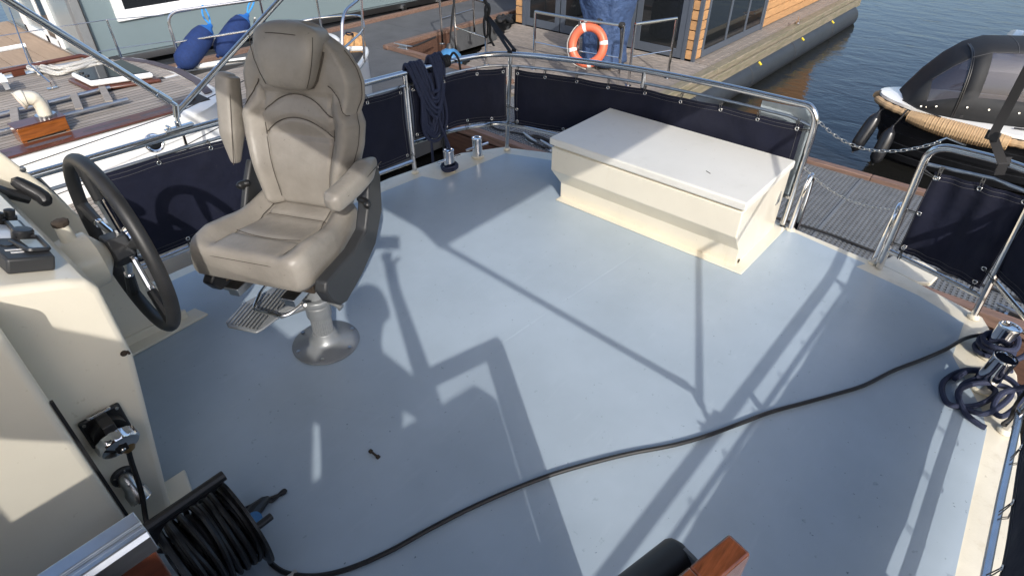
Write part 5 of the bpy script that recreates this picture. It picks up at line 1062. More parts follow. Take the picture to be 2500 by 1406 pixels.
# ================================================================ pale blue houseboat
WY = 11.0
hb = thing('houseboat', (8, 12, ZD), 'pale blue grey houseboat wall with a white framed window', 'houseboat')
ZW = -0.98
mb = MB(); mb.box((8.6, 13.2, 0.3), (11.2, 4.4, 2.5)); 
mb = MB(); mb.slab([(3.06, WY, ZW), (14.5, WY, ZW-0.22), (14.5, WY, 2.2), (3.06, WY, 2.2)], (0, 4.4, 0)); wl = mb.build('wall', 'wall_teal', hb)
mb = MB(); mb.slab([(3.0, WY-0.10, ZW-0.10), (14.5, WY-0.10, ZW-0.34), (14.5, WY-0.10, ZW-0.225), (3.0, WY-0.10, ZW-0.005)], (0, 0.5, 0)); mb.build('base_sill', 'alu', hb)
mb = MB(); mb.lathe([(0.16, 2.9), (0.16, 14.5)], (0, WY-0.02, ZD-0.10), (1, 0, -0.018), 20); mb.build('rubbing_pipe', 'black_tube', hb)
mb = MB(); mb.box((8.5, WY+0.5, ZD-0.25), (11.5, 1.0, 0.5)); mb.build('hull_side', 'black_tube', hb)
for x_ in (9.1, 10.15):
    mb = MB(); mb.box((x_, WY-0.13, ZW-0.24), (0.09, 0.06, 0.16)); mb.build('sill_bracket', 'alu', hb)
mb = MB(); mb.box((10.2, WY-0.02, 0.2), (0.05, 0.04, 2.6)); mb.build('wall_joint', 'alu', hb)
mb = MB(); mb.box((12.3, WY-0.012, 0.5), (4.1, 0.03, 3.1)); mb.build('dark_panel', 'anthracite', hb)
wa, wb_ = at_y(286, 52, WY), at_y(548, 9, WY)
mb = MB(); mb.box(((wa.x+5.75)/2, WY-0.02, wa.z+0.075-0.01), (5.75-wa.x, 0.06, 0.15)); wf = mb.build('window_frame', 'white_frame', hb, bevel=0.008)
mb = MB(); mb.box((wa.x+0.075, WY-0.021, wa.z+0.9), (0.15, 0.06, 1.52)); mb.build('window_stile', 'white_frame', wf, bevel=0.008)
mb = MB(); mb.box((5.67, WY-0.021, wa.z+0.9), (0.15, 0.06, 1.52)); mb.build('window_stile', 'white_frame', wf, bevel=0.008)
mb = MB(); mb.box(((wa.x+5.75)/2, WY-0.008, wa.z+0.85), (5.75-wa.x-0.2, 0.03, 1.45)); mb.build('pane', 'glass_dark', wf)
mb = MB(); mb.box((lerp(wa.x, 5.75, 0.47), WY-0.028, wa.z+0.9), (0.05, 0.04, 1.5)); mb.build('mullion', 'plastic_dark', wf)
# left gable with glazed door and corner post, terrace
mb = MB(); mb.box((3.02, WY+0.02, 0.4), (0.14, 0.16, 2.9)); mb.build('corner_post', 'alu_painted', hb, bevel=0.01)
mb = MB(); mb.box((3.075, WY+0.02, 0.4), (0.015, 0.18, 2.9)); mb.build('post_joint', 'plastic_dark', hb)
mb = MB(); mb.slab([(3.04, WY+0.12, -1.09), (3.04, WY+4.38, -1.09), (3.04, WY+4.38, 2.0), (3.04, WY+0.12, 2.0)], (0.03, 0, 0)); mb.build('gable_wall', 'glass_frosted', hb)
for y_, w_ in ((12.45, 0.12), (13.0, 0.14), (14.1, 0.12)):
    mb = MB(); mb.box((3.02, y_, 0.4), (0.05, w_, 2.96)); mb.build('door_post', 'white_frame', hb, bevel=0.006)
mb = MB(); mb.box((3.02, 13.3, -1.02), (0.05, 1.7, 0.12)); mb.build('door_sill', 'white_frame', hb)
mb = MB(); mb.box((3.025, 12.75, 0.4), (0.03, 0.42, 2.8)); mb.build('door_glass', 'glass_dark', hb)
ter = thing('terrace', (1.0, 13, -1.2), 'beige boarded terrace left of the pale houseboat', 'terrace')
x = -3.0; 
while x < 2.95:
    mb = MB(); mb.box((x+0.235, 13.2, -1.125), (0.462, 4.3, 0.05)); mb.build('terrace_board', 'terrace_beige', ter); x += 0.47
mb = MB(); mb.box((0.0, 13.2, -1.3), (6.0, 4.3, 0.28)); mb.build('terrace_base', 'dark_under', ter)
mb = MB(); mb.box((2.995, 13.1, -1.09), (0.02, 4.3, 0.05)); mb.build('edge_trim', 'alu', ter)
trl = thing('terrace_railing', (1.6, 11.2, -1.1), 'pale tubular railing at the edge of the beige terrace', 'railing')
a_, b_2 = at_y(-60, 134, 11.15), at_y(62, 111, 11.15)
mb = MB(); mb.tube([a_, b_2], 0.03, 8); mb.build('top_rail', 'white_frame', trl)
mb = MB(); mb.tube([Vector((b_2.x-0.02, 11.15, -1.1)), b_2-Vector((0.02, 0, 0))], 0.018, 8); mb.build('post', 'alu', trl)
mb = MB(); mb.tube([a_-Vector((0, 0, 0.3)), b_2-Vector((0, 0, 0.3))], 0.012, 6); mb.build('mid_rail', 'alu', trl)
# ================================================================ white sailing yacht moored to port
ZC, ZF = 0.0, -0.36                           # coachroof top and foredeck level
yt = thing('sailing_yacht', (1.5, 6.0, -1.7), 'white sailing yacht with teak decks and mahogany trim moored to port', 'sailing yacht')
# deck plan: bow at +X
def yh(x):                                    # half beam at deck level
    t = (x+4.0)/8.42
    if t > 1: return 0.02
    return 1.72*max(0, min(1, (1-max(0, (t-0.42)/0.58)**2.0)))**0.8 + 0.02
YM = 6.05
XS = [-4.0+0.4*i for i in range(20)] + [3.85, 4.0, 4.15, 4.28, 4.36, 4.42]
def sheer(x): return ZF + 0.16*max(0, (x-0.0)/5.0)**1.6
rings = []
for x in XS:
    h = yh(x); s = sheer(x)
    rings.append([(x, YM-h, s-0.03), (x, YM-h*0.98, s-0.5), (x-0.05, YM-h*0.86, -1.3), (x-0.15, YM-h*0.6, -1.8), (x-0.15, YM+h*0.6, -1.8), (x-0.05, YM+h*0.86, -1.3), (x, YM+h*0.98, s-0.5), (x, YM+h, s-0.03)])
mb = MB(); mb.loft(rings); mb.build('hull', 'white_paint', yt, smooth=50)
mb = MB(); mb.grid(lambda u, v: (lerp(-4.0, 4.38, u), YM+lerp(-1, 1, v)*max(0.01, yh(lerp(-4, 4.38, u))-0.03), sheer(lerp(-4, 4.38, u))-0.0145), 40, 6); mb.build('deck_bed', 'caulk', yt)
# foredeck and side deck planks
pw = 0.068; k = 0
y = YM-1.70
while y < YM+1.70:
    for xa, xb in ((-4.0, 4.4),):
        xs = [x for x in [lerp(xa, xb, i/24) for i in range(25)] if yh(x)-0.06 > abs(y+pw/2-YM)+pw/2]
        near = (YM-1.05 < y < YM+1.15)
        if near: xs = [x for x in xs if x > 2.0]
        if len(xs) > 1:
            P = [(x, y+0.006, sheer(x)-0.012) for x in xs]; Q = [(x, y+pw-0.006, sheer(x)-0.012) for x in xs]; n = len(P)
            mb = MB(); mb.add(P+Q+[(a, b, c-0.014) for a, b, c in P+Q], [(i, i+1, n+i+1, n+i) for i in range(n-1)]+[(2*n+i, i, i+1, 2*n+i+1)[::-1] for i in range(n-1)]+[(3*n+i, n+i, n+i+1, 3*n+i+1) for i in range(n-1)])
            mb.build('deck_plank', 'teak_grey', yt, smooth=0)
    y += pw
# toe rail / bulwark
for sg in (-1, 1):
    mb = MB(); mb.tube([(x, YM+sg*(yh(x)-0.01), sheer(x)+0.02) for x in XS], 0.028, 8); mb.build('toe_rail', 'white_paint', yt)
# coachroof
CX1 = 2.24; YN, YFf = 5.10, 7.22
def roof_edge(x): # near edge / far edge taper
    return YN+0.0, YFf-0.0
side = [(-4.0, YN), (CX1-0.28, YN), (CX1+0.02, YN+0.30), (CX1+0.10, YN+1.06), (CX1-0.02, YFf-0.3), (CX1-0.4, YFf), (-4.0, YFf)]
cs = []
for z, o in ((ZF-0.05, 0.16), (ZF+0.10, 0.12), (ZC-0.07, 0.05), (ZC-0.03, 0.055), (ZC-0.005, 0.03), (ZC-0.005, -0.02)):
    cen = Vector((0, YM+0.1)); ring = []
    P = bend([(x, yy, z) for x, yy in side], 0.22, 4)
    for p in P:
        d = Vector((p.x-0.8, p.y-6.16)); ring.append((p.x+(o*1.4 if p.x > 1.6 else 0), p.y+o*(-1 if p.y < 6.16 else 1)*min(1, abs(p.y-6.16)/0.7), p.z))
    cs.append(ring)
mb = MB(); mb.loft(cs); mb.build('coachroof', 'white_paint', yt, smooth=60)
# coachroof teak planks
pw2 = 0.066; y = YN+0.20
while y < YFf-0.18:
    yy = y+pw2/2; t = abs(yy-6.16)
    xe_ = CX1+0.02-0.55*max(0, (t-0.35)/0.8)**2
    if not (6.02 < yy < 6.10):
        mb = MB(); mb.box(((-4.0+xe_)/2, yy, ZC-0.0055), (xe_+4.0, pw2-0.014, 0.016)); mb.build('roof_plank', 'teak_grey', yt, smooth=0)
    else:
        mb = MB(); mb.box(((-4.0+1.15)/2, yy, ZC-0.0050), (5.15, pw2-0.005, 0.018)); mb.build('king_plank', 'nonskid_plum', yt, smooth=0)
    y += pw2
mb = MB(); mb.box((-0.9, 6.16, ZC-0.0025), (6.1, 1.9, 0.006)); mb.build('roof_caulk', 'caulk', yt)
# front nib (plum non-skid) and mahogany cover board with grab-rail slots
P = [(CX1+0.02, YN+0.25), (CX1+0.10, YN+0.62), (CX1+0.13, YN+1.06), (CX1+0.07, YFf-0.62), (CX1-0.05, YFf-0.30)]
mb = MB(); mb.strap([(a-0.05, b, ZC+0.008) for a, b in P], Vector((0.035, 0.0, 0)), 0.010); mb.build('front_margin', 'nonskid_plum', yt)
mb = MB(); mb.slab([(-4.0, YN+0.02, ZC+0.001), (1.80, YN+0.02, ZC+0.001), (2.07, YN+0.20, ZC+0.001), (1.95, YN+0.215, ZC+0.001), (1.6, YN+0.195, ZC+0.001), (-4.0, YN+0.195, ZC+0.001)], (0, 0, 0.016)); cb = mb.build('cover_board', 'mahogany', yt, bevel=0.005)
for a, b in ((0.78, 1.08), (1.16, 1.50), (1.58, 1.86), (0.35, 0.70), (-0.3, 0.25)):
    mb = MB(); mb.tube([(a, YN+0.10, ZC+0.0165), (a+0.04, YN+0.10, ZC+0.0175), (b-0.04, YN+0.10, ZC+0.0175), (b, YN+0.10, ZC+0.0165)], [0.015, 0.03, 0.03, 0.015], 8); o = mb.build('tread_pad', 'nonskid_plum', cb); 
    for v in o.data.vertices: v.co.z = (ZC+0.0165-ORG[o.name].z) + (v.co.z-(ZC+0.017-ORG[o.name].z))*0.12
mb = MB(); mb.tube([(-2.4, YFf-0.08, ZC+0.055), (1.85, YFf-0.08, ZC+0.055), (1.95, YFf-0.08, ZC+0.005)], 0.019, 8); gr_ = mb.build('far_grab_rail', 'mahogany', yt)
for x_ in (-1.4, -0.5, 0.4, 1.3):
    mb = MB(); mb.box((x_, YFf-0.08, ZC+0.02), (0.10, 0.03, 0.05)); mb.build('rail_foot', 'mahogany', gr_)
# porthole on the cabin side
pc = at_y(380, 352, YN-0.10); 
mb = MB(); mb.torus((pc.x, YN-0.075, pc.z), (0, -1, 0.3), 0.062, 0.016, 28, 10); ph = mb.build('porthole_ring', 'chrome', yt)
mb = MB(); mb.lathe([(0.055, 0), (0.055, 0.012)], (pc.x, YN-0.075, pc.z), (0, -1, 0.3), 24); mb.build('porthole_glass', 'glass_dark', ph)
# hatch: corners measured on the raised glass
hz_ = ZC+0.09
hc = [at_z(x, y, hz_) for x, y in ((172, 178), (218, 200), (372, 178), (300, 145))]
cx = sum((p.x for p in hc))/4; cy = sum((p.y for p in hc))/4
def hsc(k, z): return [(cx+(p.x-cx)*k, cy+(p.y-cy)*k, z) for p in hc]
mb = MB(); mb.slab([(cx+(p.x-cx)*1.16, cy+(p.y-cy)*1.16, ZC+0.003) for p in hc], (0, 0, 0.035)); mb.build('hatch_coaming', 'mahogany', yt, bevel=0.015)
mb = MB(); mb.slab(hsc(1.02, ZC+0.04), (0, 0, 0.05)); hf = mb.build('hatch_frame', 'white_frame', yt, bevel=0.025, seg=4)
mb = MB(); mb.slab(hsc(0.93, hz_+0.0005), (0, 0, 0.006)); mb.build('hatch_glass', 'glass_dark', hf, bevel=0.003)
for u in (0.12, 0.3):
    p = Vector(hsc(0.8, hz_)[0]).lerp(Vector(hsc(0.8, hz_)[1]), u*2); mb = MB(); mb.lathe([(0.02, 0), (0.018, 0.01)], p+Vector((0, 0, 0.006)), n=12); mb.build('hatch_catch', 'plastic_black', hf)
# boarding ladder lying on the roof
lad = thing('boarding_ladder', (1.2, 5.6, ZC+0.02), 'aluminium ladder with wooden treads lying on the yacht coachroof', 'ladder')
l1 = [at_z(x, y, ZC+0.045) for x, y in ((0, 280), (268, 214))]; l2_ = [at_z(x, y, ZC+0.045) for x, y in ((-20, 328), (312, 243))]
l1[0] = l1[1]+(l1[0]-l1[1]); 
for A, B in (l1, l2_):
    A, B = Vector(A), Vector(B); A = B+(A-B)*1.5
    mb = MB(); mb.tube([A, B], 0.016, 8); mb.build('side_rail', 'alu', lad)
l1v = (Vector(l1[0])-Vector(l1[1])); l2v = (Vector(l2_[0])-Vector(l2_[1]))
for t in (0.06, 0.42, 0.78, 1.12):
    a = Vector(l1[1])+l1v.normalized()*(0.02+0.42*t/0.42*0.62); b = Vector(l2_[1])+l2v.normalized()*(0.10+0.42*t/0.42*0.62)
    d = (b-a).normalized(); mb = MB(); mb.box((a+b)/2+Vector((0, 0, 0.012)), ((b-a).length, 0.055, 0.028), rz=math.atan2(d.y, d.x)); mb.build('tread', 'teak_grey', lad, bevel=0.004)
# dorade box with cowl vent
dv = thing('dorade_vent', (1.05, 5.42, ZC+0.01), 'cream cowl ventilator on a varnished wooden dorade box on the yacht roof', 'ventilator')
bq = [at_z(x, y, ZC+0.115) for x, y in ((25, 303), (38, 316), (158, 284), (140, 266))]
fl_ = [at_z(x, y, ZC+0.02) for x, y in ((35, 318), (52, 342), (166, 310), (160, 285))]
p0_, p1_ = Vector(bq[1]), Vector(bq[2]); dx_ = (p1_-p0_).normalized(); dyv = Vector((-dx_.y, dx_.x, 0)); Lb = (p1_-p0_).length
cbx = (p0_+p1_)/2+dyv*0.07
mb = MB(); mb.box((cbx.x, cbx.y, ZC+0.065), (Lb, 0.15, 0.095), rz=math.atan2(dx_.y, dx_.x)); bx_ = mb.build('dorade_box', 'mahogany_orange', dv, bevel=0.006)
mb = MB(); mb.box((cbx.x, cbx.y, ZC+0.117), (Lb+0.01, 0.16, 0.008), rz=math.atan2(dx_.y, dx_.x)); mb.build('box_lid', 'mahogany', bx_, bevel=0.002)
for s in (-1, 1):
    mb = MB(); mb.box(Vector((cbx.x, cbx.y, ZC+0.012))+dx_*s*Lb*0.45, (0.03, 0.13, 0.02), rz=math.atan2(dx_.y, dx_.x)); mb.build('box_foot', 'mahogany_orange', bx_)
vc = cbx+dx_*0.065; vc = Vector((vc.x, vc.y, ZC+0.121))
mb = MB(); rr_ = []
for t in range(40):
    a = 2*math.pi*t/40; rr_.append(0.066*(1+0.03*math.cos(20*a)))
mb.loft([[(vc.x+r_*math.cos(2*math.pi*t/40), vc.y+r_*math.sin(2*math.pi*t/40), vc.z+h) for t, r_ in enumerate(rr_)] for h in (0, 0.022)]); mb.build('vent_ring', 'alu', dv)
tip = Vector((-0.105, 0.02, 0.185))
mb = MB(); mb.tube(cr([vc+Vector((0, 0, 0.02)), vc+Vector((0, 0, 0.08)), vc+Vector((-0.02, 0.0, 0.14)), vc+Vector((-0.075, 0.008, 0.155)), vc+Vector((-0.115, 0.01, 0.145))], 6), [0.046]*6+[0.045]*6+[0.050]*6+[0.060]*5+[0.066]*4, 18, caps=False); cw = mb.build('cowl', 'cream_plastic', dv)
mb = MB(); mb.tube(cr([vc+Vector((-0.09, 0.008, 0.152)), vc+Vector((-0.114, 0.01, 0.145))], 3), [0.045, 0.055, 0.060, 0.062], 18); mb.build('cowl_throat', 'red_plastic', cw)
# white rope hank along the far rail, stay, side stanchions and lifelines
hank = thing('rope_hank', (1.5, 6.9, ZC), 'hank of white rope lying along the far edge of the yacht roof', 'rope')
for j in range(5):
    P = [at_z(x, y+4.5*j-9+2*math.sin(x*0.05+j*2), ZC+0.03+0.014*(j % 2)) for x, y in ((78+4*j, 172), (100, 164), (140, 172), (190, 163), (240, 146), (262-3*j, 152))]
    mb = MB(); mb.tube(cr(P, 6), 0.0125, 7); mb.build('rope_strand', 'rope_white', hank)
mb = MB(); a_ = at_z(80, 172, ZC+0.04); mb.tube([Vector(a_)+Vector((0.04*math.cos(t)*0.6, 0.075*math.sin(t), 0.02)) for t in [2*math.pi*i/20 for i in range(20)]], 0.014, 7, closed=True); mb.build('rope_bight', 'rope_white', hank)
st0 = at_z(128, 216, ZC+0.01); mb = MB(); mb.tube([Vector(st0), Vector(st0)+Vector((0.0, 0.0, 0.05)), Vector(at_y(72, 158, st0.y+0.25))], 0.007, 6); mb.tube([Vector(at_y(72, 158, st0.y+0.25)), Vector(at_y(22, 20, st0.y+0.9))], 0.005, 6); mb.box(Vector(st0), (0.08, 0.05, 0.012)); mb.build('stay', 'steel', yt)
far = lambda x: (x, YM+yh(x)-0.03, sheer(x))
def stan(x, h, sg, lean=0.0):
    p = Vector((x, YM+sg*(yh(x)-0.03), sheer(x)+0.02)); mb = MB(); mb.tube([p, p+Vector((lean, sg*0.02, h))], [0.013, 0.011], 8); mb.build('stanchion', 'steel', yt); return p+Vector((lean, sg*0.02, h))
T = [stan(x, 0.58, 1) for x in (-1.2, 0.55, 2.25)]
N_ = [stan(x, 0.50, -1) for x in (-0.6, 1.62, 3.0)]
# gate frame (pushpit hoop) holding the fenders on the far side
fA = Vector(far(2.75)); g0 = fA+Vector((0, 0, 0.60))
mb = MB(); mb.tube([T[0], T[1], T[2], g0+Vector((-0.02, 0, -0.02))], 0.0045, 6); mb.tube([p-Vector((0, 0, 0.28)) for p in (T[0], T[1], T[2])]+[g0-Vector((0.0, 0, 0.28))], 0.0045, 6); mb.build('lifeline', 'steel', yt)
mb = MB(); mb.tube([N_[0], N_[1], N_[2]], 0.004, 6); mb.tube([p-Vector((0, 0, 0.24)) for p in N_], 0.004, 6); mb.build('lifeline', 'lashing', yt)
mb = MB(); mb.tube(bend([fA, g0, Vector(far(3.6))+Vector((0, 0, 0.62)), Vector((4.15, YM+0.42, ZF+0.80)), Vector((4.48, YM, ZF+0.86)), Vector((4.15, YM-0.42, ZF+0.80)), Vector((3.75, YM-0.62, ZF+0.75)), Vector((3.5, YM-0.78, sheer(3.5)+0.02))], 0.15), 0.0155, 10); pul = mb.build('pulpit', 'steel', yt)
mb = MB(); mb.tube(bend([fA+Vector((0, 0, 0.30)), Vector(far(3.6))+Vector((0, 0, 0.33)), Vector((4.15, YM+0.40, ZF+0.48)), Vector((4.44, YM, ZF+0.52)), Vector((4.15, YM-0.40, ZF+0.48)), Vector((3.65, YM-0.66, ZF+0.42))], 0.15), 0.0125, 10); mb.build('pulpit_mid_rail', 'steel', pul)
for p_, q_ in ((Vector((4.12, YM+0.36, sheer(4.1)+0.02)), Vector((4.15, YM+0.42, ZF+0.80))), (Vector((4.12, YM-0.36, sheer(4.1)+0.02)), Vector((4.15, YM-0.42, ZF+0.80))), (Vector(far(3.6)), Vector(far(3.6))+Vector((0, 0, 0.62)))):
    mb = MB(); mb.tube([p_, q_], 0.0125, 8); mb.build('pulpit_leg', 'steel', pul)
# white bow moulding
mb = MB(); rg = []
for z, k_ in ((-0.34, 1.0), (-0.15, 1.03), (-0.01, 0.98), (0.02, 0.85)):
    rg.append([(3.86+0.22*k_*math.copysign(abs(math.cos(t))**0.8, math.cos(t)), YM+0.08+0.25*k_*math.copysign(abs(math.sin(t))**0.8, math.sin(t)), z) for t in [2*math.pi*i/28 for i in range(28)]])
mb.loft(rg); mb.build('bow_locker', 'white_paint', yt, bevel=0.01, smooth=60)
mb = MB(); mb.tube(cr([at_z(x, y, ZF+0.10) for x, y in ((622, 90), (640, 82), (634, 98), (645, 106), (628, 104), (650, 92), (640, 110), (625, 96))], 5), 0.02, 7); mb.tube([at_z(628, 100, ZF+0.1), at_z(620, 60, ZF+0.25), at_z(622, 45, ZF+0.4)], 0.012, 6); mb.box(Vector(at_z(634, 98, ZF+0.05)), (0.10, 0.10, 0.14)); tag(mb.build('cleated_rope', 'rope_white'), 'white rope heaped on the foredeck cleat behind the headrest', 'rope')
mb = MB(); mb.tube(cr([Vector((2.9, YM+1.05, sheer(3.2)+0.01)), Vector((3.4, YM+0.7, sheer(3.8)+0.01)), Vector((2.9, YM+0.8, ZF+0.02)), Vector((2.55, YM+0.75, ZF+0.02))], 6), 0.010, 6); tag(mb.build('deck_line', 'lashing'), 'thin grey line lying across the yacht foredeck', 'rope')
# fenders with knitted covers
def fender(base, topp, label, rad, m='fender_blue', rope_to=None, rm='rope_blue', tipm='fender_tip'):
    base, topp = Vector(base), Vector(topp); ax = (topp-base).normalized(); L_ = (topp-base).length
    f = thing('fender', base, label, 'fender')
    mb = MB(); mb.lathe([(rad*0.18, 0.0), (rad*0.30, 0.02*L_), (rad*0.62, 0.06*L_), (rad*0.92, 0.14*L_), (rad, 0.26*L_), (rad*1.02, 0.55*L_), (rad*0.97, 0.74*L_), (rad*0.80, 0.86*L_)], base, ax, 28); mb.build('fender_cover', m, f, smooth=60)
    mb = MB(); mb.lathe([(rad*0.80, 0.86*L_), (rad*0.55, 0.93*L_), (rad*0.28, 0.98*L_), (rad*0.20, 1.04*L_), (0.01, 1.06*L_)], base, ax, 24); mb.build('fender_end', tipm, f, smooth=60)
    mb = MB(); mb.tube([base+ax*0.0, base-ax*0.04*L_], rad*0.16, 8); mb.build('drawstring', m, f)
    if rope_to:
        rt = Vector(rope_to); s = rad*0.25; o = Vector((s, 0, 0))
        mb = MB(); mb.tube(cr([base+ax*L_*1.03, lerp(base+ax*L_, rt, 0.5)-o, rt, lerp(base+ax*L_, rt, 0.5)+o, base+ax*L_*1.03], 5), 0.0095, 7); mb.build('fender_rope', rm, f)
    return f
zf = ZF+0.03
f1b = at_z(438, 166, zf+0.10); f1t = at_y(512, 66, f1b.y+0.12)
fender(f1b, f1t, 'plump navy blue covered fender hanging nearest on the yacht far rail', 0.122, rope_to=at_y(494, 14, f1b.y+0.18))
f2b = at_z(533, 136, zf+0.10); f2t = at_y(602, 40, f2b.y+0.12)
fender(f2b, f2t, 'second navy blue covered fender further along beside the headrest', 0.120, rope_to=at_y(622, -12, f2b.y+0.15))
fender(at_z(866, 150, -0.75), at_z(862, 88, -0.35), 'tan cork coloured bow fender hanging under the yacht bow', 0.16, 'cork', at_z(846, 80, -0.1), 'rope_navy', 'cork')
# white plastic stool corner at left edge
sq = at_z(12, 205, ZC+0.12); mb = MB(); mb.slab([at_z(x, y, ZC+0.13) for x, y in ((-80, 195), (12, 188), (20, 200), (-70, 212))], (0, 0, 0.02)); mb.slab([at_z(x, y, ZC+0.02) for x, y in ((10, 213), (24, 211), (26, 218), (14, 221))], (-0.01, 0.01, 0.115)); tag(mb.build('plastic_stool', 'white_frame'), 'white plastic step stool on the yacht roof at the left edge', 'stool')

# ================================================================ black open sloop with hood, right
SX = 9.22
SM = Matrix.Translation((9.12, 1.42, 0)) @ Matrix.Rotation(R(20), 4, 'Z') @ Matrix.Translation((-SX, -1.45, 0))
sl_ = thing('sloop', (SX, -1.5, -1.9), 'black clinker sloop with a black folding hood moored at the right', 'sloop')
def sb(y):                                    # half beam from bow (y = 1.45) aft
    t = max(0, (1.45-y)/5.5); return 0.03+0.92*min(1, t*3.2)**0.55 if t < 0.3125 else 0.95
SYS = [1.45, 1.43, 1.38, 1.30, 1.2, 1.05, 0.9, 0.7, 0.45, 0.1, -0.4, -1.0, -2.0, -3.5]
ZG = -0.97
def sg_z(y): return ZG + 0.07*max(0, (y-0.2)/1.25)**2
rings = []
for y in SYS:
    h = sb(y); s = sg_z(y); c = 0.0
    rings.append([(SX+sx*h*k_, y-0.30*(1-kz)*max(0, min(1, (y-0.2)/1.2)), lerp(-1.95, s, kz)) for sx, k_, kz in ((-1, 1.0, 1.0), (-1, 0.97, 0.78), (-1, 0.88, 0.5), (-1, 0.66, 0.24), (-1, 0.2, 0.0), (1, 0.2, 0.0), (1, 0.66, 0.24), (1, 0.88, 0.5), (1, 0.97, 0.78), (1, 1.0, 1.0))])
mb = MB(SM); mb.loft(rings); hul = mb.build('hull', 'hull_black', sl_, smooth=40)
for kz, k_ in ((0.90, 0.995), (0.76, 0.965), (0.62, 0.925), (0.48, 0.87), (0.34, 0.77)):      # clinker planks (lands) on both sides
    for sx in (-1, 1):
        P = [(SX+sx*(sb(y)*k_+0.012), y-0.30*(1-kz)*max(0, min(1, (y-0.2)/1.2)), lerp(-1.95, sg_z(y), kz)) for y in SYS]
        mb = MB(SM); mb.strap(P, Vector((0.02*-sx, 0, -0.045)), 0.016); mb.build('clinker_plank', 'hull_black', hul, smooth=30)
# white covering deck
ins = lambda y: max(0.0, sb(y)-0.45) if y < 1.1 else max(0.0, sb(y)-0.45)
mb = MB(SM); rg = []
for y in SYS: rg.append([(SX-sb(y)-0.015, y+0.01, sg_z(y)), (SX-sb(y)-0.015, y+0.01, sg_z(y)+0.035), (SX-ins(y), y, sg_z(y)+0.055), (SX+ins(y), y, sg_z(y)+0.055), (SX+sb(y)+0.015, y+0.01, sg_z(y)+0.035), (SX+sb(y)+0.015, y+0.01, sg_z(y))])
mb.loft(rg); mb.build('side_deck', 'white_paint', sl_, smooth=30)
# rope fender along the gunwale, with thick knitted bow pudding
pudd = lambda y: 0.045+0.060*max(0, 1-abs((y-0.62)/0.62)**2.5)
for sx in (-1, 1):
    yy = [1.46-0.02*i for i in range(250)]
    P = [Vector((SX+sx*(sb(y)+0.045), y+0.02, sg_z(y)-0.045)) for y in yy]
    mb = MB(SM); mb.tube(P, [0.042*(1+0.10*math.sin(i*1.5)) for i in range(250)], 10); rf = mb.build('gunwale_rope', 'rope_tan', sl_)
P = [Vector((SX-(sb(y)+0.050), y+0.02, sg_z(y)-0.06)) for y in [1.12-0.010*i for i in range(100)]]
mb = MB(SM); n = len(P); rings = []
for i, p in enumerate(P):
    t = (P[min(n-1, i+1)]-P[max(0, i-1)]).normalized(); u_ = Vector((0, 0, 1)); s_ = t.cross(u_).normalized(); rb0 = pudd(p.y)
    rings.append([p+(s_*math.cos(a)+u_*math.sin(a))*(rb0*(1+0.11*math.sin(8*a+i*1.25)*math.sin(8*a-i*1.25))) for a in [2*math.pi*k/26 for k in range(26)]])
mb.loft(rings); mb.build('knitted_bow_fender', 'rope_tan', sl_, smooth=70)
# folding hood
HZ = ZG+0.05
def hood_arch(y, h, w, n=26):
    pts = []
    for i in range(n+1):
        a = math.pi*i/n; ca, sa = math.cos(a), math.sin(a)
        pts.append((SX-w*math.copysign(abs(ca)**0.62, ca), y, HZ+h*abs(sa)**0.75))
    return pts
rg = []
for y, h, w in ((1.22, 0.03, 0.24), (1.14, 0.17, 0.35), (1.02, 0.38, 0.46), (0.87, 0.58, 0.53), (0.72, 0.72, 0.56), (0.55, 0.80, 0.58), (0.30, 0.82, 0.59), (0.0, 0.84, 0.60), (-0.5, 0.85, 0.60), (-1.6, 0.85, 0.60)):
    rg.append(hood_arch(y, h, w))
def hood_pt(i, j): return Vector(rg[i][j])
# hood panels: roof band, and side bands around the clear windows
mb = MB(SM)
def quad(P): mb.add(P, [(0, 1, 2, 3)])
nA = 27
J0, J1 = 2, 9                                 # side window rows on the near side
for i in range(len(rg)-1):
    for j in range(nA-1):
        near = j < 10; far_ = j > 16
        if (near and J0 <= j < J1 and i in (2, 3, 5, 6, 7, 8)) or (far_ and 26-J1 <= j < 26-J0 and i in (2, 3, 5, 6, 7, 8)): continue
        quad([hood_pt(i, j), hood_pt(i+1, j), hood_pt(i+1, j+1), hood_pt(i, j+1)])
ob = mb.build('hood_canvas', 'hood_black', sl_, smooth=60); md = ob.modifiers.new('thick', 'SOLIDIFY'); md.thickness = 0.006; md.offset = 0
mg = bpy.data.meshes; bm_ = bmesh.new(); bm_.from_mesh(ob.data); bmesh.ops.remove_doubles(bm_, verts=bm_.verts, dist=1e-5); bmesh.ops.recalc_face_normals(bm_, faces=bm_.faces); bm_.to_mesh(ob.data); bm_.free()
for rngs in ((2, 4), (5, 9)):
    for far_ in (0, 1):
        m2 = MB(SM)
        for i in range(rngs[0], rngs[1]):
            for j in range(J0, J1):
                jj = j if not far_ else 25-j
                m2.add([hood_pt(i, jj), hood_pt(i+1, jj), hood_pt(i+1, jj+1), hood_pt(i, jj+1)], [(0, 1, 2, 3)])
        wo = m2.build('hood_window', 'vinyl', ob, smooth=60)
        bm_ = bmesh.new(); bm_.from_mesh(wo.data); bmesh.ops.remove_doubles(bm_, verts=bm_.verts, dist=1e-5); bm_.to_mesh(wo.data); bm_.free()
for off in (0, 1):
    m2 = MB(SM); m2.tube([hood_pt(4, j)+Vector((-0.004, 0.02*off-0.01, 0.003)) for j in range(0, 14)], 0.008, 6); m2.build('zip', 'plastic_black', ob)
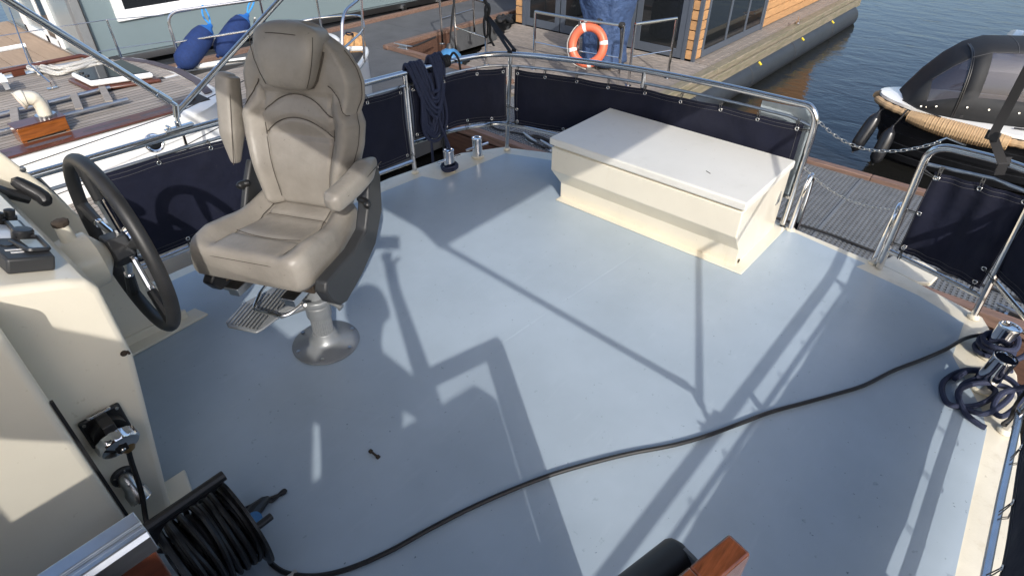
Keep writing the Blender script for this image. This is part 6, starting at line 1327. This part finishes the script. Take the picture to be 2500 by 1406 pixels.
m2 = MB(SM); m2.tube([hood_pt(i, 9)+Vector((-0.006, 0, 0.006)) for i in range(2, 10)], 0.002, 4); m2.tube([hood_pt(6, j)+Vector((-0.005, 0, 0.005)) for j in range(9, 16)], 0.002, 4); m2.build('stitching', 'thread', ob)
for i, y in enumerate((1.06, 1.0, 0.92, 0.80, 0.62, 0.40, 0.10, -0.2)):
    m2 = MB(SM); w_ = [lerp(a[2], b[2], 0.5) for a, b in zip(((0, 0, .35),), ((0, 0, .5),))][0]
    j = min(range(len(rg)), key=lambda q: abs(rg[q][0][1]-y)); p = hood_pt(j, 1)
    m2.lathe([(0.012, 0), (0.010, 0.006)], Vector((p.x-0.006, y, p.z-0.01)), (-1, 0, 0.2), 10); m2.build('press_stud', 'chrome', ob)
mb = MB(SM); mb.box((SX+0.1, -0.2, -1.15), (1.0, 1.2, 0.10)); mb.build('bench', 'nonskid_plum', sl_)
mb = MB(SM); mb.box((SX-0.55, 0.62, sg_z(0.6)+0.075), (0.05, 0.06, 0.035)); mb.build('deck_fitting', 'plastic_black', sl_, bevel=0.004)
mb = MB(SM); mb.tube([(SX-0.36, 1.26, sg_z(1.2)+0.09), (SX-0.5, 1.1, sg_z(1.1)+0.06), (SX-0.62, 0.85, sg_z(0.8)+0.05)], 0.008, 6); mb.build('deck_line', 'cord_black', sl_); mb = MB(SM); mb.tube([(SX-0.68, 0.1, sg_z(0)+0.06), (SX-0.70, -0.3, sg_z(0)+0.06), (SX-0.80, -0.8, sg_z(0)+0.04)], 0.010, 6); mb.build('deck_line', 'cord_black', sl_)
fender(SM @ Vector((SX-0.40, 1.60, -1.56)), SM @ Vector((SX-0.25, 1.44, -1.06)), 'outer black fender hanging at the sloop bow', 0.082, 'hull_black', SM @ Vector((SX-0.2, 1.32, -0.90)), 'cord_black', 'hull_black')
fender(SM @ Vector((SX-0.62, 1.36, -1.60)), SM @ Vector((SX-0.50, 1.28, -1.14)), 'inner black fender hanging under the sloop rope gunwale', 0.082, 'hull_black', SM @ Vector((SX-0.45, 1.18, -0.92)), 'cord_black', 'hull_black')
ws = thing('moored_boat', (11.2, 0.2, -1.7), 'corner of a white boat with a steel rail behind the black hood', 'boat')
mb = MB(); mb.slab([(11.6, 0.35, -0.75), (13.3, 0.35, -0.75), (13.3, -3.5, -0.75), (11.6, -3.5, -0.75)], (0, 0, 0.30)); mb.build('cabin', 'white_paint', ws, bevel=0.08, seg=4)
mb = MB(); mb.slab([(11.3, 0.6, -1.8), (13.6, 0.6, -1.8), (13.6, -4, -1.8), (11.3, -4, -1.8)], (0, 0, 1.05)); mb.build('hull', 'white_paint', ws, bevel=0.1, seg=4)
mb = MB(); mb.tube(bend([(11.5, 0.3, -0.46), (11.5, 0.3, -0.36), (11.5, -0.2, -0.34), (11.5, -0.7, -0.44)], 0.06), 0.015, 8); mb.build('hand_rail', 'steel', ws)
# ================================================================ the photographer, standing behind the lens with the phone held up
def person():
    J = {'pel': (-0.36, -0.16, 0.90), 'spine': (-0.35, -0.155, 1.10), 'chest': (-0.31, -0.14, 1.28), 'neck': (-0.27, -0.12, 1.42), 'jaw': (-0.235, -0.10, 1.49), 'head': (-0.225, -0.095, 1.58), 'crown': (-0.225, -0.095, 1.65),
         'shR': (-0.25, -0.30, 1.36), 'elR': (-0.12, -0.33, 1.20), 'wrR': (-0.075, -0.115, 1.62), 'haR': (-0.055, -0.075, 1.71),
         'shL': (-0.36, 0.03, 1.36), 'elL': (-0.36, 0.20, 1.14), 'wrL': (-0.20, 0.22, 1.00), 'haL': (-0.12, 0.225, 0.99),
         'hipR': (-0.34, -0.25, 0.86), 'knR': (-0.32, -0.26, 0.48), 'anR': (-0.37, -0.27, 0.09), 'toR': (-0.23, -0.23, 0.045),
         'hipL': (-0.40, -0.08, 0.86), 'knL': (-0.37, -0.05, 0.48), 'anL': (-0.42, -0.05, 0.09), 'toL': (-0.29, -0.01, 0.045)}
    Rr = {'pel': .135, 'spine': .125, 'chest': .145, 'neck': .055, 'jaw': .068, 'head': .088, 'crown': .070, 'shR': .068, 'elR': .046, 'wrR': .030, 'haR': .034, 'shL': .068, 'elL': .046, 'wrL': .030, 'haL': .034, 'hipR': .095, 'knR': .060, 'anR': .042, 'toR': .036, 'hipL': .095, 'knL': .060, 'anL': .042, 'toL': .036}
    E_ = [('pel', 'spine'), ('spine', 'chest'), ('chest', 'neck'), ('neck', 'jaw'), ('jaw', 'head'), ('head', 'crown'), ('chest', 'shR'), ('shR', 'elR'), ('elR', 'wrR'), ('wrR', 'haR'), ('chest', 'shL'), ('shL', 'elL'), ('elL', 'wrL'), ('wrL', 'haL'), ('pel', 'hipR'), ('hipR', 'knR'), ('knR', 'anR'), ('anR', 'toR'), ('pel', 'hipL'), ('hipL', 'knL'), ('knL', 'anL'), ('anL', 'toL')]
    # five fingers on each hand, rooted in the palm
    for h, w, dirs in (('haR', 'wrR', [(0.035, 0.03, 0.06), (0.02, 0.04, 0.07), (0.0, 0.045, 0.07), (-0.02, 0.045, 0.06), (0.055, -0.01, 0.035)]), ('haL', 'wrL', [(0.08, 0.03, -0.01), (0.085, 0.012, -0.012), (0.085, -0.008, -0.015), (0.075, -0.026, -0.018), (0.035, 0.05, 0.01)])):
        for k, d in enumerate(dirs):
            a = Vector(J[h])+Vector(d)*0.45; b = Vector(J[h])+Vector(d)*0.8+Vector((0.008, 0.006, -0.004)); c = Vector(J[h])+Vector(d)*1.0+Vector((0.02, 0.012, -0.014))
            for q, p in enumerate((a, b, c)): J['%s%d%d' % (h, k, q)] = tuple(p); Rr['%s%d%d' % (h, k, q)] = (.0105, .009, .0075)[q]
            E_ += [(h, '%s%d0' % (h, k)), ('%s%d0' % (h, k), '%s%d1' % (h, k)), ('%s%d1' % (h, k), '%s%d2' % (h, k))]
    names = list(J); idx = {n: i for i, n in enumerate(names)}
    me = bpy.data.meshes.new('body'); me.from_pydata([J[n] for n in names], [(idx[a], idx[b]) for a, b in E_], [])
    tmp = bpy.data.objects.new('body_cage', me); COL.objects.link(tmp)
    tmp.modifiers.new('skin', 'SKIN'); sd = tmp.modifiers.new('sub', 'SUBSURF'); sd.levels = 2; sd.render_levels = 2
    for n in names: v = me.skin_vertices[0].data[idx[n]]; v.radius = (Rr[n], Rr[n]); v.use_root = (n == 'pel')
    bpy.context.view_layer.update(); dg = bpy.context.evaluated_depsgraph_get(); ev = bpy.data.meshes.new_from_object(tmp.evaluated_get(dg))
    bpy.data.objects.remove(tmp)
    p = thing('person', (-0.36, -0.16, 0.004), 'person in dark clothes holding a phone up to take the picture', 'person')
    o = bpy.data.objects.new('body', ev); COL.objects.link(o); o.parent = p; o.location = -ORG[p.name]; ORG[o.name] = ORG[p.name]
    ev.materials.clear(); ev.materials.append(MATS['cloth_dark']); ev.materials.append(MATS['skin'])
    for pl in ev.polygons:
        pl.use_smooth = True; c = pl.center
        if c.z > 1.44 and c.x < 0.0 or (c-Vector(J['haL'])).length < 0.11: pl.material_index = 1
    hd = Vector(J['head'])
    mb = MB(); mb.lathe([(0.097, -0.02), (0.102, 0.03), (0.092, 0.075), (0.06, 0.105), (0.001, 0.115)], hd+Vector((-0.018, -0.014, 0)), (-0.3, -0.2, 1), 20); mb.build('hair', 'hair', p)
    f = Vector((0.75, 0.62, -0.1)).normalized(); sdv = Vector((-0.62, 0.75, 0)).normalized()
    for s in (-1, 1):
        mb = MB(); mb.lathe([(0.010, 0), (0.008, 0.006), (0.001, 0.009)], hd+f*0.082+sdv*s*0.032, f, 10); mb.build('eye', 'tape_white', p)
        mb = MB(); mb.lathe([(0.030, 0), (0.026, 0.010), (0.01, 0.014)], hd+sdv*s*0.085-Vector((0, 0, 0.02)), sdv*s, 12); mb.build('ear', 'skin', p)
    mb = MB(); mb.tube([hd+f*0.083+Vector((0, 0, 0.0)), hd+f*0.102-Vector((0, 0, 0.035)), hd+f*0.085-Vector((0, 0, 0.045))], [0.008, 0.014, 0.010], 8); mb.build('nose', 'skin', p)
    mb = MB(); mb.box(hd+f*0.078-Vector((0, 0, 0.075)), (0.008, 0.045, 0.012), rz=math.atan2(f.y, f.x)); mb.build('mouth', 'red_plastic', p)
    ph = MB(); c = CAM-FWD*0.030; ph.box(c, (0.155, 0.010, 0.074), ax=(RGT, FWD, UP)); tag(ph.build('phone', 'plastic_black', bevel=0.003), 'dark phone held up in the hand of the photographer', 'phone')
person()
